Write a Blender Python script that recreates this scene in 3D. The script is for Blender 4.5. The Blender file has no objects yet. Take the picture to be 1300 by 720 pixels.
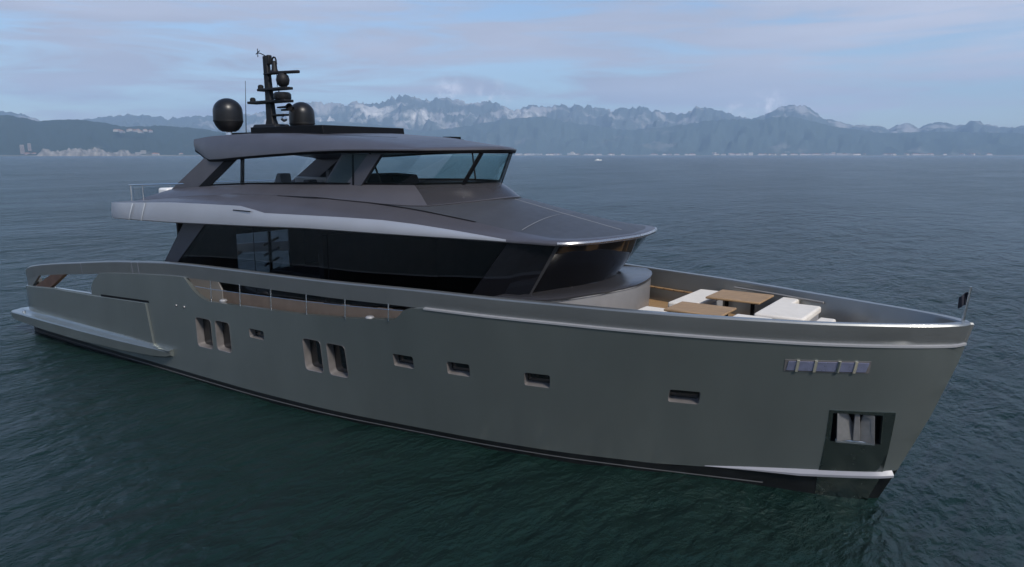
import bpy, bmesh, math, random
import numpy as np
from mathutils import Vector, Matrix, noise
from mathutils.geometry import delaunay_2d_cdt

random.seed(7); np.random.seed(7)
sc = bpy.context.scene
COL = sc.collection
R = math.radians

# ------------------------------------------------------------------ camera
cam_d = bpy.data.cameras.new('camera'); cam = bpy.data.objects.new('camera', cam_d); COL.objects.link(cam)
cam.location = (34.59, -16.545, 7.31)
cam.rotation_euler = (R(90 - 10.05), R(0.0), R(35.24))
cam_d.sensor_width = 36; cam_d.lens = 920 / 1300 * 36
cam_d.clip_start = 0.5; cam_d.clip_end = 90000
sc.camera = cam
sc.view_settings.view_transform = 'Standard'; sc.view_settings.look = 'None'
sc.view_settings.gamma = 1; sc.view_settings.use_curve_mapping = False
sc.view_settings.exposure = 0.52
sc.render.engine = 'CYCLES'
sc.cycles.use_denoising = True
sc.cycles.max_bounces = 8; sc.cycles.transparent_max_bounces = 12; sc.cycles.volume_bounces = 1
sc.cycles.caustics_reflective = False; sc.cycles.caustics_refractive = False

# ------------------------------------------------------------------ light
SUN_EL, SUN_AZ = R(43), math.atan2(0.90, -0.42)          # azimuth clockwise from +Y
sun_d = bpy.data.lights.new('sun', 'SUN'); sun = bpy.data.objects.new('sun', sun_d); COL.objects.link(sun)
sun_d.energy = 2.6; sun_d.angle = R(10); sun_d.color = (1.0, 0.94, 0.86)
sdir = Vector((math.sin(SUN_AZ) * math.cos(SUN_EL), math.cos(SUN_AZ) * math.cos(SUN_EL), math.sin(SUN_EL)))
sun.rotation_euler = sdir.to_track_quat('Z', 'Y').to_euler(); sun.location = (30, -30, 60)

world = bpy.data.worlds.new('World'); sc.world = world; world.use_nodes = True
nt = world.node_tree; nt.nodes.clear()
def wn(t, **k):
    n = nt.nodes.new(t)
    for a, b in k.items(): setattr(n, a, b)
    return n
L = nt.links.new
w_out = wn('ShaderNodeOutputWorld'); w_bg = wn('ShaderNodeBackground'); w_bg.inputs['Strength'].default_value = 0.115
sky = wn('ShaderNodeTexSky', sky_type='NISHITA', sun_disc=False, sun_elevation=SUN_EL, sun_rotation=SUN_AZ, air_density=1.0, dust_density=0.7, ozone_density=1.5)
tc = wn('ShaderNodeTexCoord'); mp = wn('ShaderNodeMapping'); mp.inputs['Scale'].default_value = (1.0, 1.0, 9.0); mp.inputs['Location'].default_value = (3.1, 0.4, 0.2)
L(tc.outputs['Generated'], mp.inputs['Vector'])
n1 = wn('ShaderNodeTexNoise'); n1.inputs['Scale'].default_value = 3.4; n1.inputs['Detail'].default_value = 9; n1.inputs['Roughness'].default_value = 0.6; n1.inputs['Distortion'].default_value = 0.5
L(mp.outputs[0], n1.inputs['Vector'])
r1 = wn('ShaderNodeValToRGB'); r1.color_ramp.elements[0].position = 0.40; r1.color_ramp.elements[0].color = (0.22,)*3 + (1,); r1.color_ramp.elements[1].position = 0.55; r1.color_ramp.elements[1].color = (0.93,)*3 + (1,)
L(n1.outputs['Fac'], r1.inputs['Fac'])
n2 = wn('ShaderNodeTexNoise'); n2.inputs['Scale'].default_value = 1.7; n2.inputs['Detail'].default_value = 6
L(mp.outputs[0], n2.inputs['Vector'])
r2 = wn('ShaderNodeValToRGB'); r2.color_ramp.elements[0].position = 0.3; r2.color_ramp.elements[0].color = (2.65, 2.75, 3.42, 1); r2.color_ramp.elements[1].position = 0.7; r2.color_ramp.elements[1].color = (4.5, 4.62, 5.42, 1)
L(n2.outputs['Fac'], r2.inputs['Fac'])
sx_ = wn('ShaderNodeSeparateXYZ'); L(tc.outputs['Generated'], sx_.inputs[0])
up = wn('ShaderNodeMapRange'); up.inputs['From Min'].default_value = 0.16; up.inputs['From Max'].default_value = 0.36; up.inputs['To Min'].default_value = 1.0; up.inputs['To Max'].default_value = 0.05
L(sx_.outputs['Z'], up.inputs['Value'])
ml = wn('ShaderNodeMath', operation='MULTIPLY'); L(r1.outputs['Color'], ml.inputs[0]); L(up.outputs[0], ml.inputs[1])
mx = wn('ShaderNodeMixRGB'); L(ml.outputs[0], mx.inputs['Fac']); dk = wn('ShaderNodeMixRGB', blend_type='MULTIPLY'); dk.inputs['Fac'].default_value = 1.0; dk.inputs[2].default_value = (0.73, 0.82, 0.91, 1); L(sky.outputs['Color'], dk.inputs[1]); L(dk.outputs[0], mx.inputs[1]); L(r2.outputs['Color'], mx.inputs[2])
# small cumulus puffs over the peaks
last = mx.outputs[0]
pn = wn('ShaderNodeTexNoise'); pn.inputs['Scale'].default_value = 75; pn.inputs['Detail'].default_value = 6; pn.inputs['Roughness'].default_value = 0.65; L(tc.outputs['Generated'], pn.inputs['Vector'])
sep = wn('ShaderNodeMapRange', interpolation_type='SMOOTHSTEP'); sep.inputs['From Min'].default_value = 0.44; sep.inputs['From Max'].default_value = 0.66; L(pn.outputs['Fac'], sep.inputs['Value'])
for az_, el_, rad, amt in ((-40.0, 4.5, 0.030, 0.8), (-36.8, 4.0, 0.040, 0.6), (-16.2, 3.5, 0.030, 0.9), (-18.5, 3.0, 0.030, 0.6)):
    D = Vector((math.sin(R(az_)) * math.cos(R(el_)), math.cos(R(az_)) * math.cos(R(el_)), math.sin(R(el_))))
    ds = wn('ShaderNodeVectorMath', operation='DISTANCE'); L(tc.outputs['Generated'], ds.inputs[0]); ds.inputs[1].default_value = D
    mr_ = wn('ShaderNodeMapRange', interpolation_type='SMOOTHSTEP'); mr_.inputs['From Min'].default_value = rad; mr_.inputs['From Max'].default_value = 0.0; mr_.inputs['To Min'].default_value = 0.0; mr_.inputs['To Max'].default_value = amt
    L(ds.outputs['Value'], mr_.inputs['Value'])
    sm = wn('ShaderNodeMath', operation='MULTIPLY'); L(mr_.outputs[0], sm.inputs[0]); L(sep.outputs[0], sm.inputs[1])
    m2 = wn('ShaderNodeMixRGB'); L(sm.outputs[0], m2.inputs['Fac']); L(last, m2.inputs[1]); m2.inputs[2].default_value = (7.2, 7.0, 7.5, 1); last = m2.outputs[0]
L(last, w_bg.inputs['Color']); L(w_bg.outputs[0], w_out.inputs['Surface'])

# ------------------------------------------------------------------ materials
def mat(name, base, rough=0.5, metal=0.0, coat=0.0, spec=0.5, var=0.08, vscale=3.0, bump=0.0, bscale=60.0, rvar=0.08, stretch=(1, 1, 1)):
    m = bpy.data.materials.new(name); m.use_nodes = True
    t = m.node_tree; b = t.nodes['Principled BSDF']
    b.inputs['Roughness'].default_value = rough; b.inputs['Metallic'].default_value = metal
    b.inputs['Coat Weight'].default_value = coat; b.inputs['Coat Roughness'].default_value = 0.08
    b.inputs['Specular IOR Level'].default_value = spec
    c = t.nodes.new('ShaderNodeTexCoord'); mpn = t.nodes.new('ShaderNodeMapping'); mpn.inputs['Scale'].default_value = stretch
    t.links.new(c.outputs['Object'], mpn.inputs['Vector'])
    n = t.nodes.new('ShaderNodeTexNoise'); n.inputs['Scale'].default_value = vscale; n.inputs['Detail'].default_value = 6
    t.links.new(mpn.outputs[0], n.inputs['Vector'])
    rp = t.nodes.new('ShaderNodeValToRGB')
    rp.color_ramp.elements[0].position = 0.3; rp.color_ramp.elements[1].position = 0.7
    rp.color_ramp.elements[0].color = tuple(x * (1 - var) for x in base) + (1,)
    rp.color_ramp.elements[1].color = tuple(min(1, x * (1 + var)) for x in base) + (1,)
    t.links.new(n.outputs['Fac'], rp.inputs['Fac']); t.links.new(rp.outputs['Color'], b.inputs['Base Color'])
    mr = t.nodes.new('ShaderNodeMapRange'); mr.inputs['To Min'].default_value = max(0.02, rough - rvar); mr.inputs['To Max'].default_value = min(1, rough + rvar)
    n2 = t.nodes.new('ShaderNodeTexNoise'); n2.inputs['Scale'].default_value = vscale * 2.3; n2.inputs['Detail'].default_value = 4
    t.links.new(mpn.outputs[0], n2.inputs['Vector']); t.links.new(n2.outputs['Fac'], mr.inputs['Value']); t.links.new(mr.outputs[0], b.inputs['Roughness'])
    if bump:
        bn = t.nodes.new('ShaderNodeBump'); bn.inputs['Strength'].default_value = bump; bn.inputs['Distance'].default_value = 0.02
        n3 = t.nodes.new('ShaderNodeTexNoise'); n3.inputs['Scale'].default_value = bscale; n3.inputs['Detail'].default_value = 4
        t.links.new(mpn.outputs[0], n3.inputs['Vector']); t.links.new(n3.outputs['Fac'], bn.inputs['Height']); t.links.new(bn.outputs[0], b.inputs['Normal'])
    return m

def glass(name, tint, gloss_rough=0.02, ior=1.5):
    m = bpy.data.materials.new(name); m.use_nodes = True
    t = m.node_tree; t.nodes.clear()
    o = t.nodes.new('ShaderNodeOutputMaterial'); mixn = t.nodes.new('ShaderNodeMixShader'); ge = t.nodes.new('ShaderNodeNewGeometry'); dp = t.nodes.new('ShaderNodeVectorMath'); dp.operation = 'DOT_PRODUCT'; t.links.new(ge.outputs['Normal'], dp.inputs[0]); t.links.new(ge.outputs['Incoming'], dp.inputs[1])
    prev = dp.outputs['Value']
    for op, val in (('ABSOLUTE', None), ('SUBTRACT', 1.0), ('POWER', 5.0), ('MULTIPLY_ADD', 0.95)):
        q = t.nodes.new('ShaderNodeMath'); q.operation = op
        if op == 'SUBTRACT': q.inputs[0].default_value = 1.0; t.links.new(prev, q.inputs[1])
        else: t.links.new(prev, q.inputs[0])
        if op == 'POWER': q.inputs[1].default_value = 5.0
        if op == 'MULTIPLY_ADD': q.inputs[1].default_value = 0.95; q.inputs[2].default_value = 0.055
        prev = q.outputs[0]; fr = q
    tr = t.nodes.new('ShaderNodeBsdfTransparent'); tr.inputs['Color'].default_value = tint + (1,)
    gl = t.nodes.new('ShaderNodeBsdfGlossy'); gl.inputs['Roughness'].default_value = gloss_rough
    t.links.new(fr.outputs[0], mixn.inputs['Fac']); t.links.new(tr.outputs[0], mixn.inputs[1]); t.links.new(gl.outputs[0], mixn.inputs[2]); t.links.new(mixn.outputs[0], o.inputs['Surface'])
    return m

M = {}
M['hull'] = mat('metallic_grey_paint', (0.232, 0.254, 0.242), 0.33, 0.68, coat=0.6, var=0.05, vscale=0.8, rvar=0.05, stretch=(1.2, 1.2, .4))
M['silver'] = mat('silver_paint', (0.53, 0.53, 0.56), 0.40, 0.55, coat=0.2, var=0.04, vscale=0.9, rvar=0.05)
M['rail'] = mat('bulwark_paint', (0.235, 0.243, 0.24), 0.36, 0.66, coat=0.3, var=0.05, vscale=1.1, rvar=0.05)
M['dark'] = mat('anthracite_paint', (0.095, 0.092, 0.105), 0.45, 0.35, coat=0.15, var=0.06, vscale=1.3, rvar=0.06)
M['panel'] = mat('roof_panel', (0.062, 0.066, 0.076), 0.5, 0.2, var=0.06, vscale=2)
M['black'] = mat('black_trim', (0.005, 0.005, 0.006), 0.5, 0.0, var=0.1, spec=0.12)
M['matblack'] = mat('matt_black', (0.012, 0.012, 0.013), 0.55, 0.0, var=0.15, spec=0.25)
M['dome'] = mat('dome_black', (0.010, 0.010, 0.011), 0.36, 0.0, spec=0.4, var=0.1)
M['boot'] = mat('antifouling', (0.008, 0.009, 0.010), 0.4, 0.0, var=0.3)
M['bootline'] = mat('boot_line', (0.12, 0.12, 0.12), 0.5)
M['steel'] = mat('stainless_steel', (0.62, 0.62, 0.62), 0.2, 1.0, var=0.05, rvar=0.06)
M['mirror'] = mat('polished_steel', (0.27, 0.30, 0.28), 0.26, 1.0, var=0.04, rvar=0.04)
M['lip'] = mat('lip_highlight_paint', (0.40, 0.39, 0.39), 0.28, 0.8, coat=0.3, var=0.03)  # highlight along the front roof edge, painted in as a brighter metal
M['strip'] = mat('lit_ledge_paint', (0.40, 0.40, 0.41), 0.35, 0.4, var=0.03)  # hull colour lightened for the skylight on the ledge
M['wall2'] = mat('quarter_wall', (0.24, 0.23, 0.22), 0.4, 0.0, var=0.05)
M['strip2'] = mat('pillar_strip', (0.06, 0.055, 0.055), 0.3, 0.3)
M['coach'] = mat('coachroof_paint', (0.30, 0.29, 0.288), 0.38, 0.35, coat=0.2, var=0.05)
M['gloss'] = mat('gloss_dark_paint', (0.035, 0.034, 0.038), 0.26, 0.0, coat=0.0, spec=0.6, var=0.05, rvar=0.03)
M['wall'] = mat('side_deck_wall', (0.15, 0.125, 0.11), 0.35, 0.0, var=0.12)  # brown is the teak deck's reflection put into the wall colour
M['ledge'] = mat('light_grey_strake', (0.27, 0.27, 0.295), 0.4, 0.0, var=0.04)
M['alu'] = mat('window_surround', (0.21, 0.195, 0.19), 0.4, 0.4, var=0.15)
M['pane'] = mat('dark_pane', (0.012, 0.012, 0.012), 0.06, 0.0, spec=0.7, rvar=0.02)
M['blackglass'] = mat('black_glass', (0.008, 0.008, 0.010), 0.05, 0.0, spec=0.55, rvar=0.02)
M['saloon'] = glass('tinted_glass', (0.36, 0.37, 0.40))
M['clear'] = glass('door_glass', (0.85, 0.88, 0.9))
M['teal'] = glass('green_glass', (0.66, 0.80, 0.80))
M['teak'] = mat('teak', (0.33, 0.205, 0.10), 0.6, var=0.25, vscale=2.0, stretch=(1, 14, 1))
M['teakdark'] = mat('varnished_teak', (0.075, 0.04, 0.026), 0.5, var=0.3, vscale=3)
M['cushion'] = mat('white_cushion', (0.66, 0.61, 0.54), 0.9, var=0.05, bump=0.25, bscale=25)
M['grey'] = mat('grey_gelcoat', (0.30, 0.30, 0.31), 0.4, var=0.05)
M['lightgrey'] = mat('pale_gelcoat', (0.47, 0.46, 0.45), 0.4, var=0.04)
M['interior'] = mat('dark_interior', (0.035, 0.033, 0.032), 0.7, var=0.2)
M['seat'] = mat('grey_upholstery', (0.16, 0.16, 0.17), 0.8, var=0.1)
M['cream'] = mat('cream_upholstery', (0.6, 0.58, 0.55), 0.8, var=0.05)
M['flag'] = mat('dark_flag', (0.02, 0.02, 0.03), 0.9)
M['anchor'] = mat('galvanised', (0.22, 0.215, 0.21), 0.45, 0.6, var=0.15, vscale=6)
M['white'] = mat('white_paint', (0.75, 0.75, 0.74), 0.4)
M['lamp'] = mat('lens', (0.7, 0.7, 0.68), 0.1)
M['louvre'] = mat('sky_tinted_louvre', (0.42, 0.43, 0.62), 0.3, 0.7, var=0.1, vscale=8)  # lilac is the sky's reflection put into the pane colour
M['brass'] = mat('pale_bronze', (0.62, 0.58, 0.46), 0.35, 0.6)
# teak planks
def planks(m, step=0.07):
    t = m.node_tree; b = t.nodes['Principled BSDF']; c = t.nodes.new('ShaderNodeTexCoord'); s = t.nodes.new('ShaderNodeSeparateXYZ'); t.links.new(c.outputs['Object'], s.inputs[0])
    d = t.nodes.new('ShaderNodeMath'); d.operation = 'DIVIDE'; d.inputs[1].default_value = step; t.links.new(s.outputs['Y'], d.inputs[0])
    f = t.nodes.new('ShaderNodeMath'); f.operation = 'FRACT'; t.links.new(d.outputs[0], f.inputs[0])
    g = t.nodes.new('ShaderNodeMath'); g.operation = 'GREATER_THAN'; g.inputs[1].default_value = 0.08; t.links.new(f.outputs[0], g.inputs[0])
    src = b.inputs['Base Color'].links[0].from_socket
    mxn = t.nodes.new('ShaderNodeMixRGB'); mxn.inputs[1].default_value = (0.02, 0.018, 0.015, 1); t.links.new(g.outputs[0], mxn.inputs['Fac']); t.links.new(src, mxn.inputs[2]); t.links.new(mxn.outputs[0], b.inputs['Base Color'])
planks(M['teak'])

# ------------------------------------------------------------------ mesh helpers
class MB:
    def __init__(s): s.v = []; s.f = []
    def add(s, vs, fs):
        o = len(s.v); s.v += [tuple(map(float, p)) for p in vs]; s.f += [tuple(i + o for i in q) for q in fs]; return s
    def box(s, x0, x1, y0, y1, z0, z1):
        vs = [(x, y, z) for z in (z0, z1) for y in (y0, y1) for x in (x0, x1)]
        return s.add(vs, [(0, 2, 3, 1), (4, 5, 7, 6), (0, 1, 5, 4), (2, 6, 7, 3), (0, 4, 6, 2), (1, 3, 7, 5)])
    def loft(s, rows, mirror=False, close=False):
        n = len(rows[0])
        for sg in ((1, -1) if mirror else (1,)):
            vs = [(p[0], p[1] * sg, p[2]) for r in rows for p in r]; fs = []
            for i in range(len(rows) - 1):
                for j in range(n if close else n - 1):
                    a, b = i * n + j, i * n + (j + 1) % n
                    q = (a, b, b + n, a + n); fs.append(q if sg == 1 else q[::-1])
            s.add(vs, fs)
        return s
    def poly(s, pts): return s.add(pts, [tuple(range(len(pts)))])
    def prism(s, pts, d):
        n = len(pts); d = Vector(d); vs = [Vector(p) for p in pts]; vs2 = [p + d for p in vs]
        fs = [tuple(range(n))[::-1], tuple(range(n, 2 * n))] + [(i, (i + 1) % n, n + (i + 1) % n, n + i) for i in range(n)]
        return s.add(vs + vs2, fs)
    def tube(s, path, r, k=8, taper=None):
        P = [Vector(p) for p in path]; rows = []
        for i, p in enumerate(P):
            t = (P[min(i + 1, len(P) - 1)] - P[max(i - 1, 0)]).normalized()
            u = t.cross(Vector((0, 0, 1)));  u = u if u.length > 1e-3 else t.cross(Vector((1, 0, 0))); u.normalize(); w = t.cross(u)
            rr = r if taper is None else r + (taper - r) * i / (len(P) - 1)
            rows.append([p + (u * math.cos(a) + w * math.sin(a)) * rr for a in [2 * math.pi * q / k for q in range(k)]])
        s.loft(rows, close=True); o = len(s.v)
        s.add(rows[0], [tuple(range(k))]); s.add(rows[-1], [tuple(range(k))[::-1]]); return s
    def lathe(s, prof, c=(0, 0, 0), k=28, axis='z'):
        rows = []
        for r, h in prof:
            row = []
            for q in range(k):
                a = 2 * math.pi * q / k
                p = (r * math.cos(a), r * math.sin(a), h)
                if axis == 'x': p = (p[2], p[0], p[1])
                if axis == 'y': p = (p[0], p[2], p[1])
                row.append((p[0] + c[0], p[1] + c[1], p[2] + c[2]))
            rows.append(row)
        return s.loft(rows, close=True)
    def build(s, name, m, parent=None, sharp=35, bevel=0.0, seg=2, weld=True, recalc=True, loc=None):
        me = bpy.data.meshes.new(name); me.from_pydata(s.v, [], s.f); me.update()
        bm = bmesh.new(); bm.from_mesh(me)
        if weld: bmesh.ops.remove_doubles(bm, verts=bm.verts, dist=0.0004)
        bmesh.ops.dissolve_degenerate(bm, edges=bm.edges, dist=1e-5)
        if recalc: bmesh.ops.recalc_face_normals(bm, faces=bm.faces)
        bm.to_mesh(me); bm.free()
        me.shade_smooth(); me.set_sharp_from_angle(angle=R(sharp))
        me.materials.append(m)
        o = bpy.data.objects.new(name, me); COL.objects.link(o)
        if loc is not None: o.location = loc
        if parent: o.parent = parent
        if bevel:
            b = o.modifiers.new('bevel', 'BEVEL'); b.width = bevel; b.segments = seg; b.limit_method = 'ANGLE'; b.angle_limit = R(40)
        return o
def empty(name, loc=(0, 0, 0)):
    o = bpy.data.objects.new(name, None); COL.objects.link(o); o.location = loc; o.empty_display_size = 0.2; return o
def tag(o, label=None, cat=None, group=None, kind=None):
    for k, v in (('label', label), ('category', cat), ('group', group), ('kind', kind)):
        if v: o[k] = v
    return o
def pchip(xs, ys):
    xs = np.array(xs, float); ys = np.array(ys, float); h = np.diff(xs); d = np.diff(ys) / h; m = np.zeros_like(ys); m[0] = d[0]; m[-1] = d[-1]
    for i in range(1, len(xs) - 1):
        if d[i - 1] * d[i] > 0:
            w1 = 2 * h[i] + h[i - 1]; w2 = h[i] + 2 * h[i - 1]; m[i] = (w1 + w2) / (w1 / d[i - 1] + w2 / d[i])
    def f(x):
        x = min(max(x, xs[0]), xs[-1]); i = min(max(int(np.searchsorted(xs, x)) - 1, 0), len(xs) - 2)
        t = (x - xs[i]) / h[i]; t2 = t * t; t3 = t2 * t
        return float((2*t3-3*t2+1)*ys[i] + (t3-2*t2+t)*h[i]*m[i] + (-2*t3+3*t2)*ys[i+1] + (t3-t2)*h[i]*m[i+1])
    return f
def lin(xs, ys): return lambda x: float(np.interp(x, xs, ys))

# ------------------------------------------------------------------ sea
CX, CY = cam.location.x, cam.location.y
def graded(lo, hi, step, far, grow=1.16):
    mid = list(np.arange(lo, hi, step)); d = step; a = [mid[0]]
    while a[-1] > -far: d *= grow; a.append(a[-1] - d)
    d = step; b = [mid[-1]]
    while b[-1] < far: d *= grow; b.append(b[-1] + d)
    return np.array(a[:0:-1] + mid + b[1:])
gx = graded(-45, 62, 0.34, 40000); gy = graded(-20, 70, 0.34, 40000)
X, Y = np.meshgrid(gx, gy); Z = np.zeros_like(X)
rs = np.random.RandomState(3)
wind = R(205)
for k in range(46):
    lam = 1.1 * (9.0 / 1.1) ** rs.rand(); th = wind + rs.randn() * 0.55
    a = 0.0044 * lam ** 0.35 * (0.5 + rs.rand())
    kk = 2 * math.pi / lam; Z += a * np.sin(kk * (X * math.cos(th) + Y * math.sin(th)) + rs.rand() * 6.283 + 0.6 * np.sin(0.05 * X + 0.07 * Y + k))
fade = np.clip(1.25 - np.hypot(X - 15, Y - 20) / 75.0, 0, 1); Z *= fade
nx, ny = len(gx), len(gy)
vs = np.stack([X, Y, Z], -1).reshape(-1, 3)
idx = np.arange(nx * ny).reshape(ny, nx)
fq = np.stack([idx[:-1, :-1], idx[:-1, 1:], idx[1:, 1:], idx[1:, :-1]], -1).reshape(-1, 4)
me = bpy.data.meshes.new('sea'); me.vertices.add(len(vs)); me.vertices.foreach_set('co', vs.ravel())
me.loops.add(fq.size); me.loops.foreach_set('vertex_index', fq.ravel().astype(np.int32)); me.polygons.add(len(fq))
me.polygons.foreach_set('loop_start', np.arange(0, fq.size, 4, dtype=np.int32)); me.polygons.foreach_set('loop_total', np.full(len(fq), 4, np.int32))
me.update(); me.validate(); me.shade_smooth()
sea = bpy.data.objects.new('sea', me); COL.objects.link(sea); tag(sea, 'dark green rippled sea around the yacht', 'sea', kind='structure')
m = bpy.data.materials.new('sea_water'); m.use_nodes = True; t = m.node_tree; b = t.nodes['Principled BSDF']
b.inputs['Base Color'].default_value = (0.0062, 0.0190, 0.0160, 1); b.inputs['Roughness'].default_value = 0.23; b.inputs['IOR'].default_value = 1.30
c = t.nodes.new('ShaderNodeTexCoord')
def wave_noise(scale, detail, sx, sy, rot):
    mpn = t.nodes.new('ShaderNodeMapping'); mpn.inputs['Scale'].default_value = (sx, sy, 1); mpn.inputs['Rotation'].default_value = (0, 0, rot)
    n = t.nodes.new('ShaderNodeTexNoise'); n.inputs['Scale'].default_value = scale; n.inputs['Detail'].default_value = detail; n.inputs['Roughness'].default_value = 0.6; n.inputs['Distortion'].default_value = 0.3
    t.links.new(c.outputs['Object'], mpn.inputs['Vector']); t.links.new(mpn.outputs[0], n.inputs['Vector']); return n
na = wave_noise(2.7, 6, 1.0, 0.55, 0.5); nb = wave_noise(0.6, 4, 1.0, 0.5, 0.35); nc = wave_noise(0.035, 3, 1, 0.5, 0.2)
ad = t.nodes.new('ShaderNodeMath'); ad.operation = 'MULTIPLY_ADD'; ad.inputs[1].default_value = 2.6
t.links.new(nb.outputs['Fac'], ad.inputs[0]); t.links.new(na.outputs['Fac'], ad.inputs[2])
bp = t.nodes.new('ShaderNodeBump'); bp.inputs['Distance'].default_value = 0.62
gm = t.nodes.new('ShaderNodeMapRange'); gm.inputs['From Min'].default_value = 0.35; gm.inputs['From Max'].default_value = 0.65; gm.inputs['To Min'].default_value = 0.35; gm.inputs['To Max'].default_value = 0.8
t.links.new(nc.outputs['Fac'], gm.inputs['Value']); t.links.new(gm.outputs[0], bp.inputs['Strength'])
nd_ = wave_noise(0.06, 5, 1.0, 0.4, 0.3); ad2 = t.nodes.new('ShaderNodeMath'); ad2.operation = 'MULTIPLY_ADD'; ad2.inputs[1].default_value = 7.0
t.links.new(nd_.outputs['Fac'], ad2.inputs[0]); t.links.new(ad.outputs[0], ad2.inputs[2])
t.links.new(ad2.outputs[0], bp.inputs['Height']); t.links.new(bp.outputs[0], b.inputs['Normal'])
me.materials.append(m)

# ------------------------------------------------------------------ mountains
FAR = [(-101,.2),(-94,1.3),(-86,1.9),(-80,1.7),(-75.912,2.133),(-72.207,2.436),(-69.784,2.754),(-68.957,2.732),(-68.138,2.46),(-67.297,2.232),(-65.507,2.377),(-64.114,2.566),(-62.684,2.758),(-62.195,2.875),(-61.476,2.787),(-60.253,2.655),(-58.993,2.682),(-57.18,2.827),(-55.588,2.968),(-53.412,3.232),(-51.739,3.544),(-50.492,3.849),(-49.47,3.924),(-48.618,3.824),(-47.172,3.961),(-46.764,4.024),(-46.248,3.801),(-45.424,3.926),(-44.833,4.049),(-44.352,4.401),(-43.52,4.584),(-42.754,4.361),(-41.863,4.253),(-40.666,4.321),(-39.767,4.21),(-38.865,4.098),(-38.262,3.984),(-37.355,4.162),(-36.75,4.105),(-35.843,3.696),(-35.237,3.578),(-34.631,3.578),(-33.905,3.929),(-33.177,3.752),(-32.21,3.808),(-31.003,3.803),(-30.101,3.856),(-29.499,3.794),(-28.597,3.613),(-27.401,3.487),(-26.217,3.592),(-25.513,3.701),(-24.741,3.461),(-23.565,3.216),(-22.692,3.148),(-21.832,3.252),(-21.334,3.645),(-20.878,3.638),(-20.13,3.398),(-19.277,3.214),(-18.144,2.857),(-17.306,2.675),(-16.395,2.996),(-15.71,3.317),(-14.927,3.632),(-14.287,3.562),(-13.756,3.494),(-13.107,3.152),(-12.503,2.648),(-11.457,2.356),(-10.43,2.121),(-9.682,2.108),(-8.944,2.095),(-8.197,1.869),(-7.365,2.223),(-6.395,1.891),(-5.634,2.187),(-5.04,2.174),(-4.254,1.953),(-3.318,2.336),(-2.507,2.016),(-1.634,1.798),(-1.01,1.834),(-0.201,1.962),(1.805,1.771),(5.438,2.133),(14,1.6)]
FOOT = [(-58.3,1.0),(-54,1.9),(-50.098,2.603),(-46.061,2.412),(-41.913,1.848),(-38.278,2.333),(-35.845,2.811),(-32.808,2.986),(-30.38,2.447),(-26.171,1.955),(-22.658,2.281),(-20.376,2.603),(-18.692,2.695),(-16.754,2.61),(-15.68,2.816),(-14.879,2.858),(-13.804,2.617),(-11.689,2.033),(-8.657,1.557),(-4.898,1.606),(-0.556,1.432),(5.517,1.455),(14,1.3)]
NEAR = [(-104,.02),(-99,.9),(-92,1.8),(-84,1.5),(-80.463,1.981),(-75.892,2.313),(-71.419,2.508),(-69.804,2.559),(-69.181,2.578),(-68.564,2.448),(-67.727,2.272),(-66.848,2.344),(-65.728,2.423),(-64.141,2.254),(-62.749,1.967),(-60.792,2.108),(-59.295,2.025),(-57.661,1.885),(-55.679,1.52),(-52.985,0.974),(-49.049,0.41),(-43.157,0.03)]
def ridged(p, octs=5):
    s, a, f = 0.0, 1.0, 1.0
    for _ in range(octs):
        n = 1 - abs(noise.noise(p * f)) * 2; s += a * n; a *= 0.5; f *= 2.1
    return s / 1.94
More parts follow.
